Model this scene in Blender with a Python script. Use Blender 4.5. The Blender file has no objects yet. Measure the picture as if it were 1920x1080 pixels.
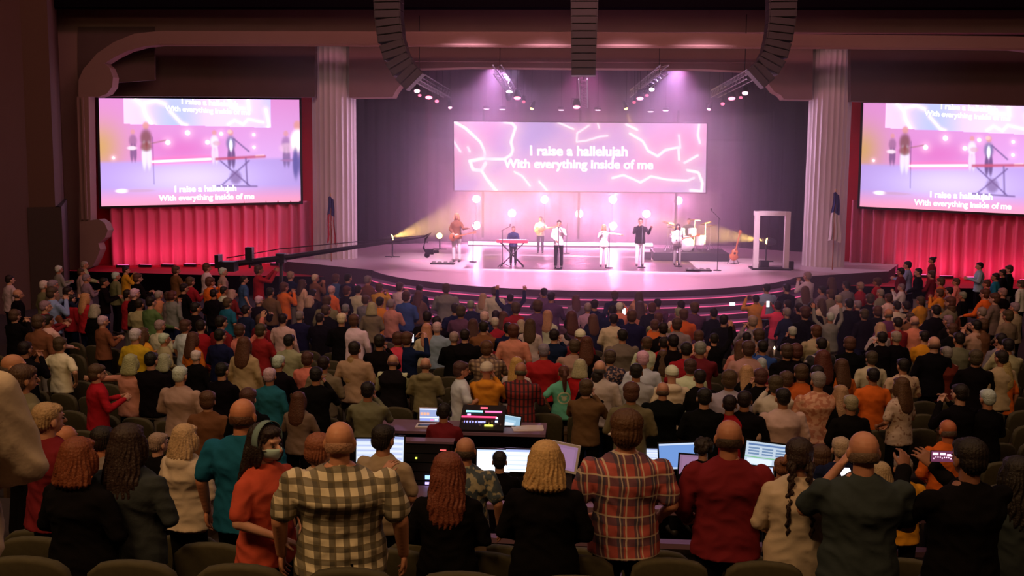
import bpy, bmesh, math, random
import numpy as np
from mathutils import Vector, Matrix, noise
random.seed(7)
_O1 = 'first second third fourth fifth sixth seventh eighth ninth tenth eleventh twelfth thirteenth fourteenth fifteenth sixteenth seventeenth eighteenth nineteenth'.split()
_T = {2: 'twent', 3: 'thirt', 4: 'fort', 5: 'fift', 6: 'sixt'}
def ordw(n): return _O1[n-1] if n < 20 else (_T[n//10]+'ieth' if n % 10 == 0 else _T[n//10]+'y-'+_O1[n % 10-1])
C = bpy.context.scene.collection
sc = bpy.context.scene
R = math.radians
# ------------------------------------------------------------------ camera
F = 2000.0
CAMZ = 3.9
YAW, PITCH, ROLL = 3.72, 6.84, 0.58
cd = bpy.data.cameras.new('camera'); cam = bpy.data.objects.new('camera', cd); C.objects.link(cam)
cd.sensor_width = 36; cd.lens = 36*F/1920; cd.clip_end = 300; cd.clip_start = 0.05
CM = Matrix.Rotation(R(YAW), 3, 'Z') @ Matrix.Rotation(R(90-PITCH), 3, 'X') @ Matrix.Rotation(R(ROLL), 3, 'Z')
cam.location = (0, 0, CAMZ); cam.rotation_euler = CM.to_euler()
sc.camera = cam
# ------------------------------------------------------------------ world, view, cycles
w = bpy.data.worlds.new('world'); sc.world = w; w.use_nodes = True
w.node_tree.nodes['Background'].inputs[0].default_value = (0.9, 0.35, 0.22, 1)
w.node_tree.nodes['Background'].inputs[1].default_value = 0.006
sc.view_settings.view_transform = 'Standard'; sc.view_settings.look = 'None'
sc.view_settings.exposure = 0.0; sc.view_settings.gamma = 1
sc.view_settings.use_curve_mapping = False
cy = sc.cycles
cy.use_denoising = True
cy.max_bounces = 3; cy.diffuse_bounces = 2; cy.glossy_bounces = 2; cy.transmission_bounces = 2; cy.volume_bounces = 0
cy.sample_clamp_indirect = 2.0; cy.caustics_reflective = False; cy.caustics_refractive = False
cy.use_light_tree = True

def light(kind, name, loc, energy, color, target=None, **kw):
    d = bpy.data.lights.new(name, kind); d.energy = energy; d.color = color
    for k, v in kw.items(): setattr(d, k, v)
    o = bpy.data.objects.new(name, d); C.objects.link(o); o.location = loc
    if target is not None:
        o.rotation_euler = (Vector(target)-Vector(loc)).to_track_quat('-Z', 'Y').to_euler()
    return o
# house lights: dim warm rows over the seats, outside the frame; the last two are added fill
light('AREA', 'house_and_fill_light', (-5, 0.5, 11), 480, (1, .56, .24), (-2, 11, 0), shape='RECTANGLE', size=5, size_y=1.5)
light('AREA', 'house_and_fill_light', (5, 0.5, 11), 165, (1, .52, .24), (3, 11, 0), shape='RECTANGLE', size=5, size_y=1.5)
light('AREA', 'house_and_fill_light', (-9, 12, 13), 260, (1, .68, .46), (-9, 20, -1), shape='RECTANGLE', size=6, size_y=2)
light('AREA', 'house_and_fill_light', (9, 12, 13), 170, (1, .62, .42), (9, 20, -1), shape='RECTANGLE', size=6, size_y=2)
light('AREA', 'house_and_fill_light', (0, 12, 14), 300, (1, .68, .52), (0, 21, -1), shape='RECTANGLE', size=8, size_y=2)
light('AREA', 'house_and_fill_light', (0, 18, 15), 1100, (1, .40, .38), (0, 38, 9), shape='RECTANGLE', size=16, size_y=2)  # added reddish fill for the fascia, in place of stage bounce
light('AREA', 'house_and_fill_light', (0, 24, 13.5), 420, (1, .36, .46), (0, 40, 8.3), shape='RECTANGLE', size=10, size_y=1)  # added pink fill standing in for stage spill on the header
# stage wash: overhead pink and white fixtures, then added fill lamps
PINK = (1, .18, .62); MAG = (1, .12, .42); LAV = (.72, .42, 1)
for x in (-4.5, -1.5, 1.5, 4.5):
    light('SPOT', 'stage_wash', (x, 33.0, 11.5), 24000, (1, .58, .84), (x*.75, 41.5, 0), spot_size=R(38), spot_blend=.9, shadow_soft_size=.25)
for x in (-3.6, 0, 3.6):
    light('SPOT', 'stage_front_fill', (x, 36.2, 8.9), 3600, (1, .42, .72), (x*.9, 35.4, 0), spot_size=R(58), spot_blend=.8, shadow_soft_size=.3)  # fill spots added to brighten the front of the stage floor
for x in (-4, 0, 4):
    light('SPOT', 'stage_back_light', (x, 47, 8.3), 1400, (1, .2, .60), (x*.9, 39.5, -.2), spot_size=R(62), spot_blend=.9, shadow_soft_size=.25)

for x in (-3.6, 3.6):
    light('SPOT', 'audience_rim_fill', (x, 43.5, 7.6), 2200, (.80, .42, 1), (x*.4, 24, -.5), spot_size=R(38), spot_blend=.9, shadow_soft_size=.2)  # spots added for rims on heads and a purple veil in the haze
    light('SPOT', 'column_bounce_fill', (x, 42.5, 5.5), 900, (.95, .62, 1), (x*2.5, 40.4, 3.2), spot_size=R(70), spot_blend=.7, shadow_soft_size=.2)  # added spots imitating stage bounce on the columns
light('POINT', 'haze_tint_light', (-5, 46.5, 8.8), 30, (.40, .36, 1), shadow_soft_size=.3)  # added blue point, tints the upper haze
light('POINT', 'haze_tint_light', (5, 46.5, 8.8), 30, (.40, .36, 1), shadow_soft_size=.3)  # its twin, also added to tint the upper haze
def ray(px, py):
    return CM @ Vector(((px-960)/F, -(py-540)/F, -1))
def at(px, py, Y):
    v = ray(px, py); return Vector((0, 0, CAMZ)) + v*(Y/v.y)
def atz(px, py, z):
    v = ray(px, py); return Vector((0, 0, CAMZ)) + v*((z-CAMZ)/v.z)

# ------------------------------------------------------------------ materials
def mat(name, col=(.5, .5, .5), rough=.7, objcol=False, noise_s=0, noise_a=.25, bump=0, bump_s=20, metal=0, spec=.4, emit=None, es=1.0, sheen=0):
    m = bpy.data.materials.new(name); m.use_nodes = True
    nt = m.node_tree; N = nt.nodes; L = nt.links; b = N['Principled BSDF']
    b.inputs['Roughness'].default_value = rough; b.inputs['Metallic'].default_value = metal
    b.inputs['Specular IOR Level'].default_value = spec
    b.inputs['Base Color'].default_value = (*col, 1)
    src = None
    if objcol:
        oi = N.new('ShaderNodeObjectInfo'); src = oi.outputs['Color']
    if noise_s:
        tc = N.new('ShaderNodeTexCoord'); nz = N.new('ShaderNodeTexNoise'); nz.inputs['Scale'].default_value = noise_s; nz.inputs['Detail'].default_value = 3
        L.new(tc.outputs['Object'], nz.inputs['Vector'])
        mp = N.new('ShaderNodeMapRange'); mp.inputs[3].default_value = 1-noise_a; mp.inputs[4].default_value = 1+noise_a
        L.new(nz.outputs[0], mp.inputs[0])
        mx = N.new('ShaderNodeVectorMath'); mx.operation = 'SCALE'
        if src: L.new(src, mx.inputs[0])
        else: mx.inputs[0].default_value = col
        L.new(mp.outputs[0], mx.inputs['Scale']); src = mx.outputs[0]
    if src: L.new(src, b.inputs['Base Color'])
    if bump:
        tc = N.new('ShaderNodeTexCoord'); nz = N.new('ShaderNodeTexNoise'); nz.inputs['Scale'].default_value = bump_s; nz.inputs['Detail'].default_value = 4
        L.new(tc.outputs['Object'], nz.inputs['Vector'])
        bp = N.new('ShaderNodeBump'); bp.inputs['Strength'].default_value = bump; bp.inputs['Distance'].default_value = .02
        L.new(nz.outputs[0], bp.inputs['Height']); L.new(bp.outputs[0], b.inputs['Normal'])
    if emit:
        b.inputs['Emission Color'].default_value = (*emit, 1); b.inputs['Emission Strength'].default_value = es
    return m
def emis(name, col, s=1.0, vcol=False):
    m = bpy.data.materials.new(name); m.use_nodes = True; nt = m.node_tree
    for n in list(nt.nodes): nt.nodes.remove(n)
    o = nt.nodes.new('ShaderNodeOutputMaterial'); e = nt.nodes.new('ShaderNodeEmission')
    e.inputs[0].default_value = (*col, 1); e.inputs[1].default_value = s
    if vcol:
        a = nt.nodes.new('ShaderNodeVertexColor'); a.layer_name = 'pic'; nt.links.new(a.outputs[0], e.inputs[0])
    nt.links.new(e.outputs[0], o.inputs[0]); return m
def plaid(name, base, bands, scale=1.0):
    """woven check: bands = [(axis, period, width, offset, colour, strength)]"""
    m = bpy.data.materials.new(name); m.use_nodes = True; nt = m.node_tree; N = nt.nodes; L = nt.links
    b = N['Principled BSDF']; b.inputs['Roughness'].default_value = .85
    tc = N.new('ShaderNodeTexCoord'); sp = N.new('ShaderNodeSeparateXYZ'); L.new(tc.outputs['Object'], sp.inputs[0])
    cur = None
    for ax, per, wd, off, col, st in bands:
        a = N.new('ShaderNodeMath'); a.operation = 'ADD'; a.inputs[1].default_value = off+10
        L.new(sp.outputs[ax], a.inputs[0])
        if ax == 0:   # stripes follow the body round: add depth so that sides keep stripes
            a2 = N.new('ShaderNodeMath'); a2.operation = 'MULTIPLY_ADD'; a2.inputs[1].default_value = .35
            L.new(sp.outputs[1], a2.inputs[0]); L.new(a.outputs[0], a2.inputs[2]); a = a2
        d = N.new('ShaderNodeMath'); d.operation = 'WRAP'; d.inputs[1].default_value = per; d.inputs[2].default_value = 0
        L.new(a.outputs[0], d.inputs[0])
        lt = N.new('ShaderNodeMath'); lt.operation = 'LESS_THAN'; lt.inputs[1].default_value = wd
        L.new(d.outputs[0], lt.inputs[0])
        ml = N.new('ShaderNodeMath'); ml.operation = 'MULTIPLY'; ml.inputs[1].default_value = st; L.new(lt.outputs[0], ml.inputs[0])
        mx = N.new('ShaderNodeMix'); mx.data_type = 'RGBA'
        L.new(ml.outputs[0], mx.inputs[0])
        if cur is None: mx.inputs[6].default_value = (*base, 1)
        else: L.new(cur, mx.inputs[6])
        mx.inputs[7].default_value = (*col, 1); cur = mx.outputs[2]
    L.new(cur, b.inputs['Base Color'])
    return m
def floral(name, a, c, scale=22, thr=.56):
    m = bpy.data.materials.new(name); m.use_nodes = True; nt = m.node_tree; N = nt.nodes; L = nt.links
    b = N['Principled BSDF']; b.inputs['Roughness'].default_value = .85
    tc = N.new('ShaderNodeTexCoord'); v = N.new('ShaderNodeTexNoise'); v.inputs['Scale'].default_value = scale; v.inputs['Detail'].default_value = 1.5
    L.new(tc.outputs['Object'], v.inputs['Vector'])
    r = N.new('ShaderNodeValToRGB'); r.color_ramp.elements[0].position = thr-.04; r.color_ramp.elements[1].position = thr+.02
    r.color_ramp.elements[0].color = (*a, 1); r.color_ramp.elements[1].color = (*c, 1)
    L.new(v.outputs[0], r.inputs[0]); L.new(r.outputs[0], b.inputs['Base Color'])
    return m
M = {}
M['skin'] = mat('skin', rough=.5, objcol=True, noise_s=9, noise_a=.12)
M['hair'] = mat('hair', rough=.55, objcol=True, noise_s=45, noise_a=.35, bump=.5, bump_s=60)
M['cloth'] = mat('cloth', rough=.95, objcol=True, noise_s=7, noise_a=.15, bump=.35, bump_s=9, spec=.06)
M['eye'] = mat('eye', (.02, .015, .01), .2)
M['lip'] = mat('lip', (.35, .09, .08), .5)
M['shoe'] = mat('shoe_leather', (.03, .025, .02), .5)
M['black'] = mat('black_metal', (.012, .012, .014), .45)
M['black_cloth'] = mat('black_drape', (.007, .005, .008), 1, bump=.3, spec=0)
M['steel'] = mat('steel', (.6, .6, .62), .3, metal=.9)
M['truss'] = mat('truss_aluminium', (.35, .33, .38), .4, metal=.7)
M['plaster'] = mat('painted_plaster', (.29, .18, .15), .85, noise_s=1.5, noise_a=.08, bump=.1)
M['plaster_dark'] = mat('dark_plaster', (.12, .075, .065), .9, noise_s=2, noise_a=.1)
M['wall'] = mat('brown_wall', (.09, .046, .026), .9, noise_s=30, noise_a=.12)
M['wainscot'] = mat('dark_wainscot', (.035, .02, .012), .7, noise_s=20, noise_a=.2)
M['column'] = mat('column_paint', (.80, .74, .76), .8, noise_s=3, noise_a=.05)
M['carpet'] = mat('dark_carpet', (.035, .022, .02), 1, noise_s=40, noise_a=.4)
M['step'] = mat('step_carpet', (.10, .05, .09), .9, noise_s=25, noise_a=.2)
M['stage'] = mat('stage_floor', (.62, .50, .52), .38, noise_s=1.2, noise_a=.06)
M['curtain'] = mat('red_curtain', (.60, .13, .21), .75, noise_s=2, noise_a=.06)
M['redwall'] = mat('red_wall', (.55, .012, .03), .8)
M['seat'] = mat('seat_fabric', (.075, .065, .035), .9, noise_s=25, noise_a=.25)
M['seat_frame'] = mat('seat_frame', (.10, .06, .035), .5)
M['wood'] = mat('guitar_wood', (.45, .16, .06), .35, noise_s=12, noise_a=.3)
M['white'] = mat('white_paint', (.8, .77, .74), .6)
M['desk'] = mat('desk_top', (.22, .13, .20), .5)
M['brass'] = mat('cymbal_brass', (.75, .55, .3), .3, metal=.7)
M['paper'] = mat('paper', (.7, .62, .6), .8)

# ------------------------------------------------------------------ mesh helpers
class G:
    def __init__(s): s.v = []; s.f = []; s.m = []
    def add(s, vs, fs, mi=0):
        o = len(s.v); s.v += [tuple(v) for v in vs]; s.f += [tuple(i+o for i in f) for f in fs]; s.m += [mi]*len(fs); return s
    def box(s, c, d, rot=None, mi=0):
        x, y, z = d[0]/2, d[1]/2, d[2]/2
        vs = [Vector(p) for p in ((-x,-y,-z),(x,-y,-z),(x,y,-z),(-x,y,-z),(-x,-y,z),(x,-y,z),(x,y,z),(-x,y,z))]
        if rot is not None: vs = [rot @ v for v in vs]
        return s.add([v+Vector(c) for v in vs], [(0,3,2,1),(4,5,6,7),(0,1,5,4),(1,2,6,5),(2,3,7,6),(3,0,4,7)], mi)
    def rings(s, rs, mi=0, closed=True):
        n = len(rs[0]); vs = [p for r in rs for p in r]; fs = []
        for k in range(len(rs)-1):
            for i in range(n):
                j = (i+1) % n; fs.append((k*n+i, k*n+j, (k+1)*n+j, (k+1)*n+i))
        if closed: fs.append(tuple(reversed(range(n)))); fs.append(tuple((len(rs)-1)*n+i for i in range(n)))
        return s.add(vs, fs, mi)
    def loft(s, rs, n=16, mi=0, e=1.0):
        """rs: (cx, cy, cz, rx, ry) horizontal ellipses"""
        out = []
        for cx, cy, cz, rx, ry in rs:
            r = []
            for i in range(n):
                a = 2*math.pi*i/n; ca, sa = math.cos(a), math.sin(a)
                r.append((cx+rx*math.copysign(abs(ca)**e, ca), cy+ry*math.copysign(abs(sa)**e, sa), cz))
            out.append(r)
        return s.rings(out, mi)
    def tube(s, pts, rad, n=8, mi=0, flat=1.0):
        pts = [Vector(p) for p in pts]
        if not hasattr(rad, '__len__'): rad = [rad]*len(pts)
        out = []; up = Vector((0, 0, 1))
        for k, p in enumerate(pts):
            t = (pts[min(k+1, len(pts)-1)]-pts[max(k-1, 0)]).normalized()
            u = t.cross(up)
            if u.length < .05: u = t.cross(Vector((0, 1, 0)))
            u.normalize(); v = u.cross(t).normalized()
            out.append([p+u*math.cos(2*math.pi*i/n)*rad[k]+v*math.sin(2*math.pi*i/n)*rad[k]*flat for i in range(n)])
        return s.rings(out, mi)
    def cap(s, a, b, ra, rb, n=10, mi=0):
        a, b = Vector(a), Vector(b); t = (b-a); L = t.length; t = t/L if L > 1e-6 else Vector((0, 0, 1))
        pts = []; rs = []
        for q in (-.98, -.8, -.45, 0): pts.append(a+t*ra*q); rs.append(ra*math.sqrt(max(1-q*q, .01)))
        for q in (0, .45, .8, .98): pts.append(b+t*rb*q); rs.append(rb*math.sqrt(max(1-q*q, .01)))
        u = t.cross(Vector((0, 0, 1)))
        if u.length < .05: u = t.cross(Vector((0, 1, 0)))
        u.normalize(); v = u.cross(t).normalized()
        return s.rings([[p+u*math.cos(2*math.pi*i/n)*r+v*math.sin(2*math.pi*i/n)*r for i in range(n)] for p, r in zip(pts, rs)], mi)
    def ell(s, c, r, n=14, m=9, mi=0):
        c = Vector(c); rs = []
        for k in range(m+1):
            th = math.pi*(k+.12)/(m+.24); rs.append([(c.x+r[0]*math.sin(th)*math.cos(2*math.pi*i/n), c.y+r[1]*math.sin(th)*math.sin(2*math.pi*i/n), c.z-r[2]*math.cos(th)) for i in range(n)])
        return s.rings(rs, mi)
    def mesh(s, name, mats, smooth=True):
        me = bpy.data.meshes.new(name); me.from_pydata([tuple(v) for v in s.v], [], s.f)
        for m in (mats if isinstance(mats, (list, tuple)) else [mats]): me.materials.append(m)
        me.polygons.foreach_set('material_index', s.m)
        me.polygons.foreach_set('use_smooth', [smooth]*len(s.f))
        bm = bmesh.new(); bm.from_mesh(me); bmesh.ops.recalc_face_normals(bm, faces=bm.faces); bm.to_mesh(me); bm.free()
        me.update(); return me
def link(name, me, parent=None, **props):
    o = bpy.data.objects.new(name, me); C.objects.link(o)
    if parent: o.parent = parent
    for k, v in props.items(): o[k] = v
    return o
def empty(name, loc, label, cat, group=None, rz=0):
    o = bpy.data.objects.new(name, None); C.objects.link(o); o.location = loc; o.rotation_euler[2] = rz
    o['label'] = label; o['category'] = cat
    if group: o['group'] = group
    o.empty_display_size = .1
    return o
def tag(o, label, cat, group=None):
    o['label'] = label; o['category'] = cat
    if group: o['group'] = group
    return o
def poly_slab(name, pts, thick, m, parent=None, **props):
    """outline of points in one vertical plane, extruded away from the audience by thick"""
    n = len(pts); d = Vector((0, thick, 0)); g = G()
    g.add(list(pts)+[p+d for p in pts], [tuple(range(n)), tuple(reversed(range(n, 2*n)))]+[(i, (i+1) % n, n+(i+1) % n, n+i) for i in range(n)])
    return link(name, g.mesh(name, m, False), parent, **props)
def remesh(me, voxel, smooth=3, dec=1.0):
    o = bpy.data.objects.new('tmp', me); C.objects.link(o)
    r = o.modifiers.new('r', 'REMESH'); r.mode = 'VOXEL'; r.voxel_size = voxel; r.use_smooth_shade = True
    if smooth: q = o.modifiers.new('s', 'SMOOTH'); q.factor = .5; q.iterations = smooth
    if dec < 1: q = o.modifiers.new('d', 'DECIMATE'); q.ratio = dec
    dg = bpy.context.evaluated_depsgraph_get(); out = bpy.data.meshes.new_from_object(o.evaluated_get(dg))
    bpy.data.objects.remove(o)
    return out
def join(meshes, name, mats):
    """meshes: list of (mesh, matrix, material index)"""
    bm = bmesh.new()
    for me, mx, mi in meshes:
        n0 = len(bm.verts); f0 = len(bm.faces); bm.from_mesh(me)
        bm.verts.ensure_lookup_table(); bm.faces.ensure_lookup_table()
        if mx is not None: bmesh.ops.transform(bm, matrix=mx, verts=bm.verts[n0:])
        if mi is not None:
            for f in bm.faces[f0:]: f.material_index = mi
    out = bpy.data.meshes.new(name); bm.to_mesh(out); bm.free()
    for m in mats: out.materials.append(m)
    out.polygons.foreach_set('use_smooth', [True]*len(out.polygons))
    return out
HAZE = True
# ------------------------------------------------------------------ the room
FZ = -1.15
def slab(name, x0, x1, y0, y1, z0, z1, m, kind='structure'):
    g = G(); g.box(((x0+x1)/2, (y0+y1)/2, (z0+z1)/2), (x1-x0, y1-y0, z1-z0)); o = link(name, g.mesh(name, m, False))
    if kind: o['kind'] = kind
    return o
slab('floor', -34, 34, 9.3, 53, FZ-.3, FZ, M['carpet'])
def rake(k): return .030*max(k, 0)
ROWS = [12.5+.95*k for k in range(17)]     # radius of each standing row round the stage
CRC = (0.0, 40.0)
def booth_zone(x, y): return (-4.1 < x < 4.6 and y < 14.4) or (-3.6 < x < .9 and y < 15.2)
for k, rr in enumerate(ROWS):
    if k == 0: continue
    g = G(); na = 90; r0, r1 = rr-.42, (rr+.53 if k < 16 else rr+1.6); z = FZ+rake(k)
    for i in range(na):
        a0, a1 = R(197+146*i/na), R(197+146*(i+1)/na); am = (a0+a1)/2
        x, y = CRC[0]+rr*math.cos(am), CRC[1]+rr*math.sin(am)
        if booth_zone(x, y+.2) or y < 9.6: continue
        p = [(CRC[0]+r*math.cos(a), CRC[1]+r*math.sin(a)) for r, a in ((r0, a0), (r1, a0), (r1, a1), (r0, a1))]
        g.add([(*q, z) for q in p]+[(*q, FZ-.05) for q in p], [(0, 1, 2, 3), (0, 3, 7, 4), (1, 5, 6, 2), (0, 4, 5, 1), (3, 2, 6, 7)])
    o = link('floor_terrace', g.mesh('floor_terrace', M['carpet'], False)); o['kind'] = 'structure'
TIERS = [('balcony_step', .08, 7.75, 9.3), ('balcony_step', .45, 6.55, 7.75), ('balcony_step', .8, 5.3, 6.55), ('balcony_step', 1.25, 4.0, 5.3), ('balcony_step', 1.85, -2, 4.0)]
for n, z, y0, y1 in TIERS: slab('floor_step', -26, 20, y0, y1, FZ-.3, z, M['carpet'])
slab('floor_step', -26, -4.4, 9.3, 11.2, FZ-.3, .08, M['carpet'])
# ceiling and rear of the room
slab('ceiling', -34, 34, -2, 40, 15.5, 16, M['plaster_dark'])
# stage: curved thrust with five steps
CX, CY = 0.0, 40.0
def arcpts(Rr, a0=195, a1=345, n=48, cx=CX, cy=CY):
    return [(cx+Rr*math.cos(R(a0+(a1-a0)*i/n)), cy+Rr*math.sin(R(a0+(a1-a0)*i/n))) for i in range(n+1)]
def flat(name, pts, z0, z1, m, parent=None, smooth=False):
    n = len(pts); g = G()
    g.add([(x, y, z1) for x, y in pts]+[(x, y, z0) for x, y in pts], [tuple(range(n)), tuple(reversed(range(n, 2*n)))]+[(i, n+i, n+(i+1) % n, (i+1) % n) for i in range(n)])
    return link(name, g.mesh(name, m, smooth), parent)
SR = 7.95
st = flat('stage_floor', arcpts(SR, 202, 338)+[(9.6, 38.6), (11.2, 39.6), (13, 44), (13, 52), (-13, 52), (-13, 44), (-11.2, 39.6), (-9.6, 38.6)], FZ, 0, M['stage'])
st['kind'] = 'structure'; st.data.materials.append(M['step'])
for pl in st.data.polygons: pl.material_index = 0 if pl.normal.z > .5 else 1
for k in range(1, 6):
    r = SR+.36*k
    s = flat('stage_step', arcpts(r, 206, 334), FZ, -.2*k+.0, M['step']); s['kind'] = 'structure'
    g = G(); p = arcpts(r+.004, 206, 334); z = -.2*k-.01
    vs = []; 
    for x, y in p: vs += [(x, y, z), (x, y, z-.035)]
    g.add(vs, [(2*i, 2*i+2, 2*i+3, 2*i+1) for i in range(len(p)-1)])
    if 'nosing' not in M: M['nosing'] = emis('step_edge_glow', (1, .12, .30), 1.0)  # emissive strip along each step edge
    link('edge_strip', g.mesh('edge_strip', M['nosing'], False), s, label='pink glowing strip along the step edge')
# side ledges below the curtains
for sx in (-1, 1):
    o = flat('stage_wing', [(sx*9.4, 38.4), (sx*11.2, 39.6), (sx*12, 43.6), (sx*21, 40.9), (sx*21, 39.0), (sx*17, 38.6), (sx*13, 38.2)][::sx], FZ, -.42, M['redwall']); o['kind'] = 'structure'; o.data.materials.append(M['black_cloth'])  # red light on the ledge top is put into its colour
    for pl in o.data.polygons: pl.material_index = 0 if abs(pl.normal.z) > .5 else 1

# proscenium: fascia, arch with scrolls (traced outline on its own plane, a metre deep)
YP = 38.0
def P(l, Y): return [at(x, y, Y) for x, y in l]
band = [(-150, -60), (700, -60), (2150, -60), (2150, 62), (1100, 60), (300, 58), (252, 62), (215, 80), (185, 100), (160, 128), (150, 150), (150, 505), (118, 520), (-150, 520)]
o = poly_slab('wall_front', P(band[:5]+[(300, 58), (150, 58), (150, 150), (150, 520), (-150, 520)], 39.3), .5, M['plaster']); o['kind'] = 'structure'
o = poly_slab('wall_recess_shade', P([(146, 50), (290, 50), (290, 150), (146, 160)], 39.25), .1, M['plaster_dark']); o['kind'] = 'structure'  # flat dark panel: the shade of the recess is in its colour
inner = [(300, 84), (270, 87), (240, 95), (215, 107), (196, 119), (205, 127), (212, 145), (210, 163), (200, 176), (184, 182), (166, 181), (170, 413), (185, 411), (196, 418), (202, 432), (197, 446), (184, 456), (188, 468), (182, 483), (173, 500), (150, 510), (148, 300), (147, 150), (156, 130), (182, 100), (213, 79), (252, 63), (300, 58), (1100, 60), (1900, 68), (1990, 72), (2080, 100), (2080, 150), (2010, 120), (1960, 100), (1900, 92), (1100, 85)]
o = poly_slab('trim_1', P(inner, YP), .5, M['plaster']); o['kind'] = 'structure'
o2 = slab('ceiling_edge', -24, 26, 37.2, 37.9, at(1000, 13, 37.2).z, 12, M['black_cloth'])
# small raised mouldings of the pilaster
for x in (152, 160):
    g = G(); a, b = at(x-3, 182, YP-.05), at(x+1, 412, YP-.05); g.box((a+b)/2, (.07, .1, abs(a.z-b.z))); q = link('moulding', g.mesh('moulding', M['plaster'], False), o)
# lower ledge of the fascia in three bays
g = G(); a, b = at(300, 82, YP-.12), at(1990, 91, YP-.12)
g.tube([a, b], .07, 6); q = link('moulding', g.mesh('moulding', M['plaster'], False), o)
# left wall: pier and wainscot, angled towards the camera
def vwall(name, a, b, z0, z1, m, th=.3):
    a, b = Vector(a), Vector(b); d = (b-a).normalized(); n = Vector((-d.y, d.x, 0))*th
    g = G(); vs = [(a.x, a.y, z0), (b.x, b.y, z0), (b.x+n.x, b.y+n.y, z0), (a.x+n.x, a.y+n.y, z0)]
    vs += [(x, y, z1) for x, y, _ in vs]
    g.add(vs, [(0,3,2,1),(4,5,6,7),(0,1,5,4),(1,2,6,5),(2,3,7,6),(3,0,4,7)]); o = link(name, g.mesh(name, m, False)); o['kind'] = 'structure'; return o
q1 = at(100, 300, 33); zt = at(100, 388, 33).z
vwall('wall_left', (-22.5, -2, 0), (q1.x-.6, 32.5, 0), FZ, 14, M['wall'])
vwall('wall_left', (q1.x-.6, 32.5, 0), (q1.x, 33, 0), zt, 14, M['wall'])
q2x = at(118, 300, 39.3).x
vwall('wall_left', (q1.x, 33, 0), (q2x, 39.3, 0), zt, 14, M['wall'])
vwall('wall_left', (q1.x-.6, 32.4, 0), (q1.x+.2, 33, 0), FZ, zt, M['wainscot'], .5)
vwall('wall_left', (q1.x+.2, 33, 0), (q2x+.1, 39.3, 0), FZ, zt, M['wainscot'], .5)
vwall('wall_right', (24, 39.4, 0), (26, -2, 0), FZ, 15, M['wall'])
vwall('wall_back', (26, -2, 0), (-23, -2, 0), FZ, 15, M['wall'])
# headers behind the arch
hm = M['plaster_dark']
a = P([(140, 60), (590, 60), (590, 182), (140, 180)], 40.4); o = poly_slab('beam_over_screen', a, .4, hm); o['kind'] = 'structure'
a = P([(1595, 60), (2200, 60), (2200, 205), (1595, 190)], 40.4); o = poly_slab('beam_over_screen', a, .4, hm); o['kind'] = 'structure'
hd = [(655, 60), (1525, 60), (1523, 187), (1470, 186), (1464, 178), (1452, 172), (1443, 160), (1436, 146), (1418, 134), (1300, 129), (1095, 128), (880, 126), (770, 129), (768, 142), (762, 154), (750, 160), (741, 172), (736, 182), (655, 183)]
o = poly_slab('beam_over_stage', P(hd, 40.6), .9, M['plaster']); o['kind'] = 'structure'
g = G(); a, b = at(770, 112, 40.5), at(1425, 116, 40.5); g.box((a+b)/2, ((b-a).x, .3, .12)); q = link('moulding', g.mesh('moulding', M['plaster'], False), o)
# upper wall of the stage house and black drapes
o = slab('wall_stage_back', -16, 16, 51.4, 51.8, -.5, 15, M['black_cloth'])
def pleated(name, a, b, z0, z1, n, amp, m, parent=None, seed=0, flare=.0, **props):
    """a, b floor points (x, y); hanging cloth with pleats"""
    a, b = Vector((*a, 0)), Vector((*b, 0)); d = b-a; L = d.length; d.normalize(); nn = Vector((d.y, -d.x, 0))
    rnd = random.Random(seed); cols = n*8; rows = 10; g = G(); vs = []
    ph = [rnd.uniform(-.8, .8) for _ in range(n+1)]; am = [rnd.uniform(.5, 1.2) for _ in range(n+1)]
    for r in range(rows+1):
        t = r/rows; z = z1+(z0-z1)*t
        for c in range(cols+1):
            u = c/cols*n; k = int(min(u, n-1)); f = u-k
            pa = ph[k]*(1-f)+ph[k+1]*f; aa = am[k]*(1-f)+am[k+1]*f
            s = math.sin(2*math.pi*u+pa+t*.5*math.sin(u*.7+seed))
            off = amp*aa*(.75+.35*t)*s+.3*amp*math.sin(4*math.pi*u+pa*2)
            vs.append(a+d*(c/cols*L)+nn*off+Vector((0, 0, z+(.03*s*flare if r == rows else 0))))
    W = cols+1
    g.add(vs, [(r*W+c, r*W+c+1, (r+1)*W+c+1, (r+1)*W+c) for r in range(rows) for c in range(cols)])
    return link(name, g.mesh(name, m), parent, **props)
for sx, nm in ((-1, 'black stage drape hanging behind the left column'), (1, 'black stage drape hanging behind the white door frame')):
    o = pleated('stage_drape', (sx*12.2, 46), (sx*7.2, 49.5), 0, 9.5, 12, .06, M['black_cloth'], seed=sx); tag(o, nm, 'curtain')
o = pleated('stage_drape', (-8, 50.6), (8, 50.6), 0, 9.5, 30, .02, mat('cyclorama_cloth', (.05, .025, .045), 1, spec=0), seed=4); tag(o, 'plum backdrop curtain across the rear of the stage', 'curtain')
for sx in (-1, 1): slab('ceiling_stage', -14, 14, 41.6, 51.6, 9.6, 9.9, M['plaster_dark']) if sx > 0 else None

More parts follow.
